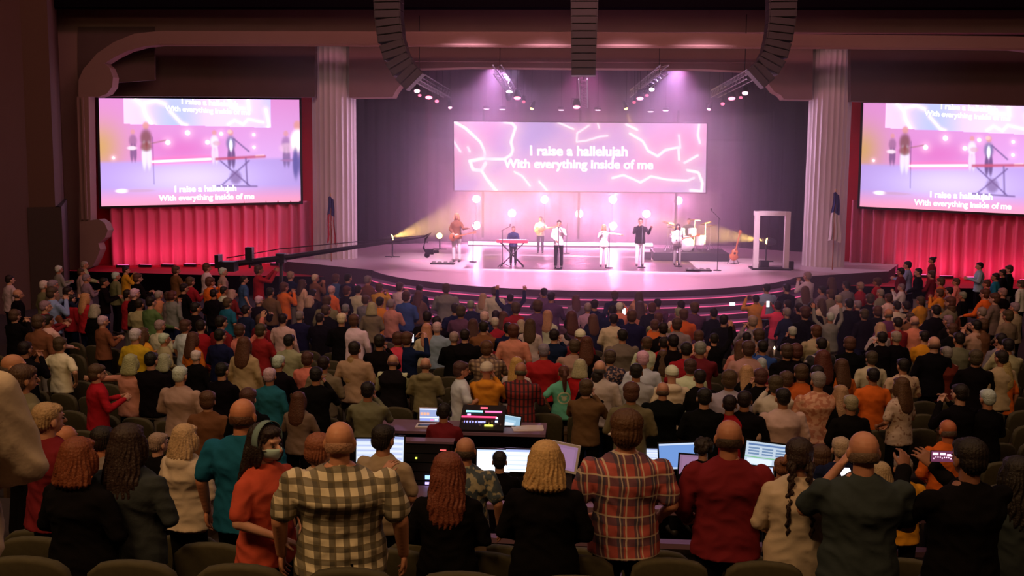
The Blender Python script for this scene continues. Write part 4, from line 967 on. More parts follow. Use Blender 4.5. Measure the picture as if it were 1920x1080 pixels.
def lower_seats():
    c = 0; cand = []
    for k, rr in enumerate(ROWS):
        r = rr+.36; step = .57/r
        a = R(180); 
        while a < R(360):
            x, y = CRC[0]+r*math.cos(a), CRC[1]+r*math.sin(a); a += step
            if y > 33 or y < 9.8 or booth_zone(x, y) or abs(x) > 18 or (x < -4.2 and y < 11.9): continue
            if (CRC[1]-y) < r*.34: continue
            am = math.degrees(math.atan2(y-CRC[1], x-CRC[0]))+90   # 0 straight ahead
            if any(abs(am-q) < 1.6 for q in (-23, 23)): continue
            # in view?
            v = CM.transposed() @ (V3((x, y, FZ+.9))-V3((0, 0, CAMZ))); px, py = 960+F*v.x/-v.z, 540-F*v.y/-v.z
            if px < -30 or px > 1950: continue
            hit = 0
            for (qx, qy, qs) in PXP:    # is it hidden by the people standing behind it (towards us)?
                if abs(px-qx) < qs*.5 and qy < py-4 and qy > py-2.2*qs*2 and qs > F/v.length*.98: hit += 1
            cand.append((hit > 0, -F/v.length, x, y, k, px))
    vis = [q for q in cand if not q[0]]; vis.sort(key=lambda q: q[1]); rest = [q for q in cand if q[0]]; rest.sort(key=lambda q: q[1])
    pick = (vis+rest)[:290]
    pick.sort(key=lambda q: (q[4], q[5])); last, nn_ = -1, 0
    for hidf, _, x, y, k, px in pick:
        nn_ = nn_+1 if k == last else 1; last = k
        side = 'left of the mixing desk' if px < 700 else ('in front of the mixing desk' if px < 1280 else 'right of the mixing desk')
        seat(x, y, FZ+rake(k), math.atan2(CRC[1]-y, CRC[0]-x)-math.pi/2, 'empty dark green theatre seat, %s row from stage, %s from left' % (ordw(k+1), ordw(nn_)), 'theatre seats on the lower floor')
# ------------------------------------------------------------------ mixing booth
SCR = {}
def ui_screen(kind):
    """flat screen picture as coloured rectangles: (u0, v0, u1, v1, colour)"""
    if kind == 'white': return (.80, .86, 1.0), [(.0, .0, 1, .07, (.45, .55, .85)), (.05, .15, .4, .9, (.95, .97, 1)), (.45, .15, .95, .3, (.5, .6, .9)), (.45, .4, .95, .9, (.93, .95, 1)), (.5, .5, .9, .54, (.5, .55, .8)), (.5, .64, .9, .68, (.5, .55, .8))]
    if kind == 'daw': return (.75, .84, 1.0), [(.0, .0, 1, .1, (.35, .42, .75))]+[(.04, .16+.1*k, .96, .21+.1*k, (.55, .62, .95) if k % 2 else (.9, .93, 1)) for k in range(8)]
    if kind == 'blue': return (.16, .30, .66), [(0, 0, 1, .07, (.6, .7, .9)), (0, .93, 1, 1, (.5, .6, .8))]
    if kind == 'table': return (.50, .60, .72), [(.05, .08+.0, .97, .16, (.12, .2, .4))]+[(.06+.3*c, .24+.12*r_, .06+.3*c+.24, .31+.12*r_, (.16, .25, .42)) for c in range(3) for r_ in range(3)]+[(0, .64, 1, .68, (.2, .5, .25)), (.05, .72, .6, .95, (.75, .85, 1))]
    if kind == 'window': return (.30, .52, .70), [(.05, .12, .18, .17, (.75, .88, .95)), (.05, .3, .16, .34, (.7, .85, .9)), (.05, .45, .16, .49, (.7, .85, .9)), (.05, .6, .16, .64, (.7, .85, .9)), (.3, .22, .82, .78, (.42, .66, .85)), (.36, .36, .76, .7, (.85, .93, 1)), (0, 0, 1, .04, (.6, .75, .85))]
    if kind == 'laptop': return (.30, .36, .62), [(.0, .0, 1, .1, (.7, .76, .95)), (.04, .3, .16, .52, (.95, .45, .3)), (.2, .3, .33, .52, (.95, .45, .3)), (.37, .3, .5, .52, (.95, .45, .3)), (0, .64, 1, .74, (.8, .85, 1)), (.1, .78, .55, .9, (.3, .35, .9)), (.55, .8, .75, .92, (.9, .3, .6)), (.78, .8, .95, .9, (.8, .9, 1))]
    return (.28, .15, .26), [(.1, .1, .9, .9, (.32, .17, .30))]
def display(name, px, py, Y, w, h, kind, label, tilt=0, yaw=0, roll=0, m_frame='black', post=True, gain=1.0, deskz=None, border=.018):
    c = at(px, py, Y); t = empty(name, c, label, 'computer screen')
    rot = Matrix.Rotation(R(yaw), 4, 'Z') @ Matrix.Rotation(R(tilt), 4, 'X') @ Matrix.Rotation(R(roll), 4, 'Y')
    g = G(); g.box((0, .02, 0), (w+2*border, .03, h+2*border)); g.box((0, .045, 0), (w*.6, .03, h*.6)); me = g.mesh('casing', M[m_frame], False); me.transform(rot); link('casing', me, t)
    bg, rects = ui_screen(kind); g = G(); cols = {}; mats = []
    def mi(c_):
        if c_ not in cols: cols[c_] = len(mats); mats.append(SCR.setdefault((c_, gain), emis('screen_glow', c_, gain)))
        return cols[c_]
    g.add([(-w/2, .003, -h/2), (w/2, .003, -h/2), (w/2, .003, h/2), (-w/2, .003, h/2)], [(0, 1, 2, 3)], mi(bg))
    for j, (u0, v0, u1, v1, c_) in enumerate(rects):
        y = -.0006*(j+1); X0, X1, Z0, Z1 = -w/2+u0*w, -w/2+u1*w, h/2-v1*h, h/2-v0*h
        g.add([(X0, y, Z0), (X1, y, Z0), (X1, y, Z1), (X0, y, Z1)], [(0, 1, 2, 3)], mi(c_))
    me = g.mesh('display', mats, False); me.transform(rot); link('display', me, t)
    if post:
        zz = (deskz if deskz is not None else DZ)-c.z
        g = G(); g.box((0, .07, zz/2-.02), (.05, .03, abs(zz))); g.box((0, .05, zz+.008), (.24, .18, .016)); link('stand', g.mesh('stand', M['black'], False), t)
    return t
DZ = -.42
def desk(x0, x1, y0, y1, z, lab, front=True, m='desk'):
    t = empty('mixing_desk', ((x0+x1)/2, (y0+y1)/2, FZ), lab, 'desk'); w_, d_ = x1-x0, y1-y0; hh = z-FZ
    g = G(); g.box((0, 0, hh-.02), (w_, d_, .04)); link('desk_top', g.mesh('desk_top', M[m], False), t)
    n = max(1, round(w_/1.2))
    for i in range(n+1):
        g = G(); g.box((-w_/2+.02+(w_-.04)*i/n, 0, (hh-.04)/2), (.04, d_*.94, hh-.04)); link('side_panel', g.mesh('side_panel', M['black'], False), t)
    for i in range(n):
        g = G(); g.box((-w_/2+(i+.5)*w_/n, d_/2-.03, (hh-.04)/2+.02), (w_/n-.05, .02, hh-.1)); link('modesty_panel', g.mesh('modesty_panel', M['black'], False), t)
    return t
desk(-3.5, 4.2, 12.9, 13.7, DZ, 'long dark desk holding the row of booth monitors')
DF = .15
desk(-3.0, -.45, 14.35, 15.0, DF, 'front desk with laptop, small mixer and tilted monitor')
# rear wall and rails of the booth
t = empty('booth_rail', (.6, 9.5, .08), 'purple-lit double rail along the back of the mixing booth', 'railing')
for z, y in ((.66, 0), (.36, -.05)):
    g = G(); g.box((0, y, z), (7.2, .12, .05)); link('rail', g.mesh('rail', M['desk'], False), t)  # purple light on the rails is held in their base colour
for i in range(7): g = G(); g.box((-3.4+i*1.13, .0, .33), (.06, .08, .66)); link('baluster', g.mesh('baluster', M['black'], False), t)
o = slab('booth_back_wall', -3.2, 4.4, 9.42, 9.56, FZ, .1, M['black'], None); tag(o, 'black low wall behind the mixing booth', 'wall'); o['kind'] = 'structure'
display('monitor', 693, 845, 13.1, .34, .30, 'daw', 'white monitor left of the man in grey shirt', tilt=-8, yaw=4)
display('monitor', 735, 842, 13.15, .30, .32, 'daw', 'white monitor right of the man in grey shirt', tilt=-8, yaw=-3)
display('monitor', 925, 864, 13.1, .42, .28, 'white', 'bright monitor left of the seated black figure', tilt=-6, gain=1.5)
display('monitor', 975, 864, 13.1, .36, .28, 'daw', 'bright monitor right of the seated black figure', tilt=-6, gain=1.4)
display('monitor', 1058, 858, 12.9, .30, .30, 'dark', 'slanted purple-grey monitor with white edges by the blond woman', tilt=-5, yaw=-8, roll=8, m_frame='white', border=.03)  # purple-grey reflection drawn as an emitting screen face
display('monitor', 1218, 853, 13.2, .26, .16, 'daw', 'small white monitor beside red plaid shirt', tilt=-6)
display('monitor', 1274, 855, 13.1, .50, .32, 'blue', 'large blue monitor left of the maroon sweater', tilt=-6, roll=-4, gain=1.1)
display('monitor', 1297, 872, 12.9, .30, .24, 'dark', 'small dark purple monitor before the blue one', tilt=-8, roll=3)
display('monitor', 1440, 853, 13.1, .56, .29, 'table', 'monitor with blue tables and green line, booth right end', tilt=-6, roll=6, gain=1.1)
display('tablet', 1436, 892, 12.6, .18, .22, 'white', 'pale tablet lying below the blue-table monitor', tilt=-40, post=False)
display('monitor', 951, 796, 14.75, .355, .26, 'window', 'tilted light blue monitor beyond the booth mixer', tilt=-8, roll=8, deskz=DF)
# laptop
c = at(802, 812, 14.62); c.z = DF+.0
t = empty('laptop', c, 'open silver laptop on the front booth desk', 'laptop')
g = G(); g.box((0, -.0, .01), (.33, .24, .018), Matrix.Rotation(R(0), 3, 'X')); link('keyboard_base', g.mesh('keyboard_base', M['paper'], False), t)
g = G(); g.box((0, .0, .021), (.27, .11, .004)); link('keys', g.mesh('keys', M['black'], False), t)
d = display('lid', 802, 800, 14.62, .275, .185, 'laptop', 'x', post=False, m_frame='paper', border=.012, gain=1.2)
del d['label']; del d['category']; d.parent = t; d.location = (0, .15, .13); d.name = 'lid'
# small digital mixer with faders, lamps
c = at(905, 822, 14.65); t = empty('mixing_console', (c.x, 14.67, DF), 'lit digital mixing console with red and cyan lamps', 'mixer')
rot = Matrix.Rotation(R(22), 4, 'X')
def mixpart(name, g, m, sm=False):
    me = g.mesh(name, m, sm); me.transform(Matrix.Translation((0, 0, .1)) @ rot); link(name, me, t)
g = G(); g.box((0, 0, 0), (.62, .60, .1)); mixpart('case', g, M['black'])
rn = random.Random(5)
for k in range(14):
    g = G(); g.box((-.27+k*.041, -.16+rn.uniform(-.05, .05), .06), (.02, .035, .02)); mixpart('fader', g, M['steel'])
for x, y, w_, c_ in ((-.13, .13, .24, (.3, .8, 1)), (.14, .13, .24, (1, .12, .3)), (-.2, .05, .05, (.6, .4, 1)), (.2, -.02, .03, (.6, .7, 1)), (-.1, -.12, .3, (.3, .3, 1)), (.2, -.1, .04, (.5, .6, 1)), (.1, -.2, .12, (.9, .8, .1)), (.0, .22, .1, (1, .1, .15)), (-.05, .0, .5, (.8, .05, .15))):
    g = G(); g.box((x, y, .056), (w_, .025, .012)); mixpart('lamp_strip', g, emis('console_lamp', c_, 2.2))
# rack of gear under the front desk
c = at(800, 868, 13.85); t = empty('equipment_rack', (c.x, 13.74, FZ), 'black equipment rack with tiny lamps and blue readouts', 'equipment rack')
g = G(); g.box((0, .07, .65), (.72, .12, 1.30)); link('case', g.mesh('case', M['black'], False), t)
g = G(); g.box((0, .07, 1.315), (.76, .2, .03)); link('rack_top', g.mesh('rack_top', M['desk'], False), t)
for k in range(10): g = G(); g.box((.0, -.01, .1+k*.125), (.66, .02, .11)); link('rack_unit', g.mesh('rack_unit', M['black'], False), t)
for x, z, w_, h_, c_ in ((-.15, .68, .03, .02, (.8, .9, .1)), (.1, .42, .2, .05, (.3, .5, 1)), (.1, .34, .2, .03, (.5, .4, 1)), (.06, .26, .02, .02, (1, .6, .1)), (.2, .26, .02, .02, (.9, .3, .2)), (.3, .8, .1, .01, (.9, .1, .1)), (.36, .36, .03, .03, (.3, .4, 1))):
    g = G(); g.box((x*.8, -.03, z+.42), (w_*.8, .015, h_)); link('lamp', g.mesh('lamp', emis('rack_lamp', c_, 2), False), t)
for px, py, Y, r_, lab in ((1002, 829, 15.9, .3, 'sheet of paper on front desk beside the tilted monitor'), (1268, 828, 15, .1, 'folded note on a ledge behind the monitors')):
    pass
c = at(995, 826, 16.0); g = G(); g.box((0, 0, .004), (.42, .30, .008), Matrix.Rotation(.2, 3, 'Z')); g.box((.04, .02, .011), (.38, .26, .006), Matrix.Rotation(.1, 3, 'Z')); o = link('paper_sheets', g.mesh('paper_sheets', M['paper'], False)); o.location = (-.72, 14.65, DF); tag(o, 'pale paper sheets on the front desk beside tilted monitor', 'papers')
for c_, px, py, Y, e in (((.7, .8, 1), 940, 864, 12.95, 5), ((.5, .6, 1), 1280, 855, 12.9, 3), ((.7, .8, 1), 1440, 860, 12.9, 2.5), ((.7, .8, 1), 715, 850, 12.9, 2)):
    pass
# ------------------------------------------------------------------ the people in the lower seats
# x, y of the top of the head in the photograph, hair, shirt colour, arms (both) or left+right
CROWD = """18,516,D,cr|110,498,W,gy,f|158,490,G,be|152,504,N,be|162,514,G,gy,f|83,526,W,ol|99,525,G,ol|33,542,B,bk|98,538,N,lb|127,538,D,nv|160,550,Y,rd|133,552,D,rd|85,564,G,mr|100,565,D,br|178,571,O,bk|195,521,D,bk,f|217,510,W,ol|236,500,D,ye|258,513,N,bk,f|253,541,W,bk|240,543,D,rd|262,560,D,be,f|298,545,G,pk|317,547,N,gy|283,556,D,gr|28,581,N,bk|73,591,N,br|90,590,D,cr|193,592,W,br,f|254,616,W,ye|268,615,A,ye|300,600,G,cr|308,625,W,be|113,633,N,wh,p|47,640,D,bk|245,665,O,pk,od|284,660,D,bk|308,664,O,bk
330,499,N,br,f|388,494,N,wh|418,502,W,be,l|394,520,N,or|357,520,N,rd|345,532,D,bk|401,542,D,bk|457,517,D,bl|485,498,N,rd,h|545,509,G,nv|567,524,A,cr|591,514,W,br|630,514,N,bl|533,530,N,or|507,539,D,br|435,543,O,mr|420,537,D,wh|427,559,N,te|323,546,N,gy|367,567,D,bk|486,555,W,bk,f|462,572,D,nv|587,542,D,bk|581,555,O,bk|622,536,W,or|613,555,N,ol|612,572,N,bk|600,587,D,bk|562,583,G,nv|531,588,D,cr|415,592,D,mr|348,600,N,wh|377,600,D,rd|490,590,N,mr|490,608,N,rd|450,608,N,pk,dr|413,617,D,nv|458,632,A,be|362,623,A,or|368,657,W,bk|543,627,D,be|577,661,N,pk,f|607,668,D,ol,l|338,687,W,be|523,666,W,bk|506,690,W,te|593,688,D,bk|417,680,D,bk|390,734,N,br|466,729,N,bk|560,735,A,ol|182,684,N,rd,f
653,513,D,nv|690,517,G,br|712,531,N,ye|750,530,N,wh|762,547,N,bl|785,545,A,br|787,534,D,nv|837,532,N,gy|906,550,Y,cr|928,538,N,cr|883,563,G,nv|957,551,D,nv,u|651,537,N,bk|672,535,D,cr|686,554,N,gy|648,570,G,bk|697,567,O,ol|713,557,D,ye|734,561,G,pk,f|641,587,W,bk|664,590,N,wh|853,569,D,nv|865,573,N,pu|909,584,W,nv|930,582,D,bk|944,584,A,pk|928,595,W,rd|907,602,D,br|953,605,D,nv|820,604,W,lb,l|800,607,Y,cr|819,593,D,bk|801,583,D,bk|747,623,N,hp|764,623,N,nv,h|852,622,G,bk|872,617,D,bk|913,640,N,be|712,627,D,bk|665,640,D,be|887,598,A,pu|737,664,B,cr|798,670,B,ol|662,667,Y,bk|690,716,D,ol|865,679,N,wh,f|913,679,K,ye
967,567,N,rd|1020,540,D,pu,m|1034,547,D,pu|1008,563,N,pu|1080,553,A,gy|1103,568,G,lv|1115,562,D,nv|1152,546,N,nv|1198,547,A,pk,m|1162,567,W,pk,h|1148,572,D,nv|1200,565,A,pk|1233,560,D,pu|1223,568,N,bk|1272,577,G,cr|1277,563,D,pu|1027,582,Y,cr|1072,583,A,pu|1112,589,A,nv|1151,588,D,cr|1185,582,N,nv|1235,587,N,be|994,598,A,cr|977,600,O,bk|1067,597,L,cr|1040,617,D,nv|1088,618,K,mr|963,608,N,pk|1100,631,A,bk|1167,617,D,ol|1228,600,N,or|1243,605,D,bk|1270,597,N,gy|1213,632,N,cr|1245,632,D,rd|1262,627,D,bk|1077,637,N,be|1020,645,G,rd|1144,657,N,nv|1205,658,W,wh|1243,657,A,ol|1088,674,O,rd|1125,675,B,cr|969,670,Y,cr|977,679,B,rd|1057,686,P,mi,p|1120,695,D,bk|1193,682,D,lv,f|1260,686,K,cr|1184,718,N,ol|1243,716,B,bk|1100,712,N,br
1302,567,N,pu|1338,578,D,bk|1282,580,N,or|1417,553,D,ye,h|1437,532,D,lb|1475,532,D,bk|1514,510,G,wh|1510,537,A,gy|1559,520,A,bk|1587,527,D,gy|1541,536,D,gy|1557,543,N,ol|1572,553,G,wh|1477,562,D,bk|1458,565,D,hp,h|1540,560,A,cr|1498,568,D,bk|1475,577,G,nv|1509,575,N,bk|1522,567,D,bk|1592,560,D,bk|1557,586,W,gy,u|1411,592,G,gy|1358,590,D,bk|1370,607,A,pu|1422,617,N,gy|1400,623,D,gy|1486,612,W,bk|1310,620,N,pk|1339,625,D,bk,dr|1530,610,N,be|1593,632,N,bk|1313,640,G,mr|1287,642,D,rd|1388,638,A,pk|1403,640,N,be|1430,638,D,bl|1475,645,N,bk|1492,645,N,bk|1540,633,D,bk|1543,657,A,bk|1294,674,N,wh|1400,685,Y,bk|1428,671,W,mr|1426,692,N,bk|1368,695,N,lv|1312,693,D,bk|1321,728,D,bk|1454,705,N,cr|1474,697,N,or|1502,684,N,or|1534,697,G,pk|1578,673,A,or|1576,723,Y,bk|1595,741,G,bk|1369,741,D,rd|1468,728,D,cr|1397,733,D,bk|1532,685,D,bk
1702,490,D,lb|1748,482,H,mr|1689,502,D,mr|1722,503,D,bk|1747,508,N,mr|1837,492,D,lb,f|1867,512,D,te|1880,505,D,bk|1892,498,N,bk|1764,521,N,or|1793,522,N,pk|1850,525,N,or|1613,529,G,rd|1645,521,N,rd|1690,532,G,wh|1651,542,G,gy|1666,551,N,wh|1631,551,N,bk|1762,542,N,ye|1780,538,D,gy|1805,547,G,bk|1847,542,N,or|1880,540,G,bk|1865,550,N,ol|1915,525,N,wh|1608,563,G,bk|1682,565,D,cr|1699,565,D,bk|1726,556,N,ye|1645,574,N,bk|1666,578,B,pu|1620,580,N,bk|1782,557,N,ol|1783,570,N,br|1755,572,D,bk|1841,576,G,bk|1903,567,G,be|1890,582,N,ol|1707,587,N,br|1715,592,B,pk|1778,591,G,bk|1683,595,D,rd|1842,598,N,br|1651,605,O,cr|1785,607,N,bk|1830,600,D,be|1654,622,D,bk|1680,621,G,bk|1733,620,D,ye,f|1752,630,B,bk|1798,623,D,ol|1877,625,D,gy|1890,635,D,be|1774,650,G,be|1830,657,N,bk|1878,657,D,be|1634,659,N,cr|1637,690,D,or|1693,672,D,cr|1690,708,A,wh|1883,676,Y,or|1800,720,D,bk|1852,730,W,bk"""
ORD = [ordw(i+1) for i in range(60)]
PT = {'mint': None, 'be_pa': plaid('tan_check_shirt', (.42, .30, .18), [(0, .07, .03, 0, (.10, .06, .05), .7), (2, .07, .03, 0, (.10, .06, .05), .7)]),
      'rd_st': plaid('red_striped_shirt', (.30, .03, .03), [(0, .06, .028, 0, (.02, .015, .02), .9), (2, .11, .02, 0, (.02, .01, .02), .7)]),
      'fl_dk': floral('dark_floral_shirt', (.03, .03, .06), (.4, .25, .2), 26, .55), 'fl_pk': floral('peach_floral_shirt', (.55, .22, .13), (.75, .42, .28), 18, .5),
      'fl_cr': floral('cream_patterned_shirt', (.60, .45, .30), (.25, .12, .08), 12, .6), 'fl_wh': floral('white_floral_blouse', (.62, .48, .38), (.3, .16, .1), 24, .62),
      'st_wh': plaid('white_striped_shirt', (.02, .02, .025), [(0, .12, .025, 0, (.5, .45, .5), .9)])}
SPECIAL = {(737, 664): ('black vest over white sleeves', None, dict(wd=1.1)), (1774, 650): ('maroon vest over tan sleeves', None, dict(wd=1.1)), (1057, 686): ('mint green t-shirt with a ring print', 'mint', {}), (913, 640): ('tan checked shirt', 'be_pa', dict(wd=1.12)), (977, 679): ('red and black striped shirt', 'rd_st', dict(wd=1.1)), (1144, 657): ('dark floral shirt', 'fl_dk', {}), (1310, 620): ('peach floral shirt', 'fl_pk', {}),
   (1534, 697): ('peach floral shirt', 'fl_pk', dict(wd=1.15)), (1693, 672): ('cream patterned shirt', 'fl_cr', dict(wd=1.1)), (1690, 708): ('white floral blouse', 'fl_wh', dict(sleeve='short')), (1540, 633): ('black shirt with white stripes', 'st_wh', {}),
   (1474, 697): ('orange floral shirt', 'fl_pk', {})}
BIG = {(338, 687), (1020, 645), (1243, 716), (1120, 695), (837, 532), (1530, 610), (1403, 640), (1167, 617), (1020, 540), (872, 617), (262, 560), (737, 664), (1437, 532), (1468, 728), (1774, 650), (1077, 637)}
SHORT = {(1057, 686), (865, 679), (113, 633), (1637, 690), (427, 559), (348, 600), (1883, 676), (1726, 556), (457, 517)}
HOOD = {(913, 679), (1260, 686), (798, 670)}
def ring_print(name, base, ink):
    m = mat(name, base, .9); nt = m.node_tree; N = nt.nodes; L = nt.links
    tc = N.new('ShaderNodeTexCoord'); sp = N.new('ShaderNodeSeparateXYZ'); L.new(tc.outputs['Object'], sp.inputs[0])
    cb = N.new('ShaderNodeCombineXYZ'); L.new(sp.outputs[0], cb.inputs[0]); L.new(sp.outputs[2], cb.inputs[1])
    def dist(cx, cz):
        d = N.new('ShaderNodeVectorMath'); d.operation = 'DISTANCE'; L.new(cb.outputs[0], d.inputs[0]); d.inputs[1].default_value = (cx, cz, 0); return d.outputs['Value']
    def cmp(v, r, wd):
        c = N.new('ShaderNodeMath'); c.operation = 'COMPARE'; L.new(v, c.inputs[0]); c.inputs[1].default_value = r; c.inputs[2].default_value = wd; return c.outputs[0]
    outs = [cmp(dist(0, 1.22), .095, .012), cmp(dist(0, 1.21), 0, .04), cmp(dist(-.035, 1.25), 0, .016), cmp(dist(.035, 1.25), 0, .016)]
    cur = outs[0]
    for o_ in outs[1:]:
        a = N.new('ShaderNodeMath'); a.operation = 'MAXIMUM'; L.new(cur, a.inputs[0]); L.new(o_, a.inputs[1]); cur = a.outputs[0]
    lt = N.new('ShaderNodeMath'); lt.operation = 'LESS_THAN'; lt.inputs[1].default_value = 0; L.new(sp.outputs[1], lt.inputs[0])
    ml = N.new('ShaderNodeMath'); ml.operation = 'MULTIPLY'; L.new(cur, ml.inputs[0]); L.new(lt.outputs[0], ml.inputs[1])
    mx = N.new('ShaderNodeMix'); mx.data_type = 'RGBA'; L.new(ml.outputs[0], mx.inputs[0]); mx.inputs[6].default_value = (*base, 1); mx.inputs[7].default_value = (*ink, 1)
    L.new(mx.outputs[2], N['Principled BSDF'].inputs['Base Color']); return m
PT['mint'] = ring_print('mint_shirt_print', (.13, .50, .34), (.55, .62, .40))
rc = random.Random(21)
items = []; PXP = []
for row in CROWD.split('\n'):
    for it in row.split('|'):
        f = it.split(','); x, y, h, c = int(f[0]), int(f[1]), f[2], f[3]; arms = f[4] if len(f) > 4 else rc.choice(['d', 'd', 'f', 'l', 'l', 'm', 'k'])
        fem = h in 'LAYPOH' or (h in 'WG' and rc.random() < .35); H = rc.gauss(1.66, .04) if fem else rc.gauss(1.75, .05)
        p = atz(x, y, FZ+H); r = math.hypot(p.x-CRC[0], p.y-CRC[1])
        for _ in range(3): p = atz(x, y, FZ+rake((r-12.5)/.95)+H); r = math.hypot(p.x-CRC[0], p.y-CRC[1])
        az = Vector((p.x, p.y)).normalized(); r = math.hypot(p.x-CRC[0], p.y-CRC[1]); k = min(range(len(ROWS)), key=lambda q: abs(ROWS[q]-r))
        # move along the sight line on to the row, keeping the height in the picture
        best = None; t0 = math.hypot(p.x, p.y)
        for dt in np.linspace(-1.3, 1.3, 105):
            q = az*(t0+dt); e = abs(math.hypot(q.x-CRC[0], q.y-CRC[1])-ROWS[k])+.04*abs(dt)
            if best is None or e < best[0]: best = (e, q)
        q = best[1]; v = ray(x, y); zt_ = CAMZ+v.z*q.length/math.hypot(v.x, v.y); Hn = zt_-FZ-rake(k)
        if 1.5 < Hn < 1.98: P_ = q; H = Hn
        else: P_ = Vector((p.x, p.y)); H -= rake(k)-rake((r-12.5)/.95)
        if 755 < x < 1010 and P_.y < 15.35:
            q = az*(15.35/az.y); H = CAMZ+v.z*q.length/math.hypot(v.x, v.y)-FZ-rake(12); P_ = q; k = 12
        s = F/p.y; PXP.append((x, y, s*.45)); items.append([x, y, h, c, arms, fem, H, P_, k])
def where(x, y):
    if y < 560 and x < 660: return 'near the foot of the left curtain'
    if y < 560 and x > 1590: return 'near the foot of the right curtain'
    if x < 640: return 'in the seats below the left screen'
    if y < 600: return 'close to the stage steps'
    if x < 1290: return 'in the middle seats beyond the booth'
    if x < 1600: return 'in the seats below the door frame'
    return 'in the seats below the right screen'
GAR = {'K': 'hoodie'}
descr = []
for x, y, h, c, arms, fem, H, P_, k in items:
    sp = SPECIAL.get((x, y)); gar = sp[0] if sp else COLN[c]+' '+('hoodie' if (x, y) in HOOD else 'top')
    arm_t = {'h': ', holding a phone up', 'u': ', both arms raised', 'dr': ', one arm raised', 'od': ', arm out'}.get(arms, '')
    if sp and sp[1] == 'mint': gar = 'mint green ring-print t-shirt'
    if x == 764: gar = 'navy top'; arm_t = ' with raised phone'
    descr.append((HNAME[h]+' person in '+gar+arm_t, where(x, y)))
from collections import Counter, defaultdict
cnt = Counter(descr); lab = [None]*len(items); grp = defaultdict(list)
for i, d in enumerate(descr):
    if cnt[d] == 1: lab[i] = d[0]+', '+d[1]
    else: grp[(d, items[i][8])].append(i)
for (d, k), ids in grp.items():
    ids.sort(key=lambda i: items[i][0])
    for j, i in enumerate(ids):
        lab[i] = d[0].replace(', holding a phone up', ' with phone').replace(', one arm raised', ' arm up')+', '+d[1].replace('in the ', '').replace('near the foot of the ', 'by ').replace('close to the ', 'by ').replace('seats below the ', 'under ').replace('middle seats beyond the booth', 'middle')+', '+ordw(k+1)+' row'+('' if len(ids) == 1 else ', '+ORD[j]+' from left')
for i, (x, y, h, c, arms, fem, H, P_, k) in enumerate(items):
    kw = dict(la='d', ra='d', wd=1.0, sleeve='long')
    if len(arms) == 2: kw['la'], kw['ra'] = arms[0], arms[1]
    else: kw['la'] = kw['ra'] = arms
    if (x, y) in BIG: kw['wd'] = 1.14
    if (x, y) in SHORT: kw['sleeve'] = 'short'
    sp = SPECIAL.get((x, y))
    if sp: kw.update(sp[2]); kw['pat'] = PT.get(sp[1])
    if kw['la'] == 'u' or arms == 'dr': kw['sleeve'] = 'long'
    rz = math.atan2(CRC[1]-P_.y, CRC[0]-P_.x)-math.pi/2+R(rc.gauss(0, 9)); rz += -math.atan2(P_.x, 40)*.0
    if (x, y) == (865, 679): rz = R(-70)
    if (x, y) == (182, 684): rz = R(-50)
    col = tuple(max(0, v*rc.uniform(.8, 1.2)) for v in COL[c]); sk = SKINS[rc.randrange(5)]; hc = tuple(v*rc.uniform(.75, 1.25) for v in HCOL[h])
    pp = person((P_.x, P_.y, FZ+rake(k)), rz, h, col, lab[i], sx=1.09, fem=fem, H=H, low=rc.choice(['bk', 'nv', 'bk', 'gy']), skin=sk, haircol=hc, hood=(x, y) in HOOD, group='people standing in the lower seats', style='short' if (h == 'D' and rc.random() < .5) else None, **kw)
    if (x, y) in ((737, 664), (1774, 650)):
        vs_ = link('vest', cached(build_top, kw['la'], kw['ra'], fem, kw['wd']*1.06, 'none', False, .02, False, False, .006, 0), pp); vs_.color = (.012, .01, .012, 1) if x < 1000 else (.16, .03, .02, 1)
        vs_['label'] = 'sleeveless vest'
# phones held up in the crowd
M['phone_glow'] = emis('phone_screen', (.95, .85, 1), 3)
def phone(px, py, Y, label, w_=.075, h_=.15, land=False, mtl=None, tilt=0):
    c = at(px, py, Y); t = empty('phone', c, label, 'phone'); 
    if land: w_, h_ = h_, w_
    g = G(); g.box((0, .006, 0), (w_, .008, h_)); link('case', g.mesh('case', M['black'], False), t)
    g = G(); g.box((0, 0, 0), (w_*.93, .004, h_*.93)); link('display', g.mesh('display', mtl or M['phone_glow'], False), t)
    t.rotation_euler[0] = R(tilt); return t
for x, y, px, py, lb in ((1417, 553, 1373, 570, 'glowing phone held sideways by the mustard top'), (1458, 565, 1440, 570, 'glowing upright phone held by the bright pink top'), (764, 623, 772, 634, 'bright phone held up left of the long blond hair'), (1162, 567, 1170, 584, 'small white phone screen before the middle seats')):
    Y = next(i[7].y for i in items if (i[0], i[1]) == (x, y)); phone(px, py, Y+.3, lb, land=px == 1373)
c = at(1452, 655, 20.5); t = empty('candle', c, 'tiny lit candle held up in the seats below the door frame', 'candle')
g = G(); g.tube([(0, 0, -.14), (0, 0, 0)], .018, 8); link('wax', g.mesh('wax', M['white']), t)
g = G(); g.loft([(0, 0, 0, .012, .012), (0, 0, .02, .018, .018), (0, 0, .06, .003, .003)], 8); link('flame', g.mesh('flame', emis('flame', (1, .75, .35), 8)), t)

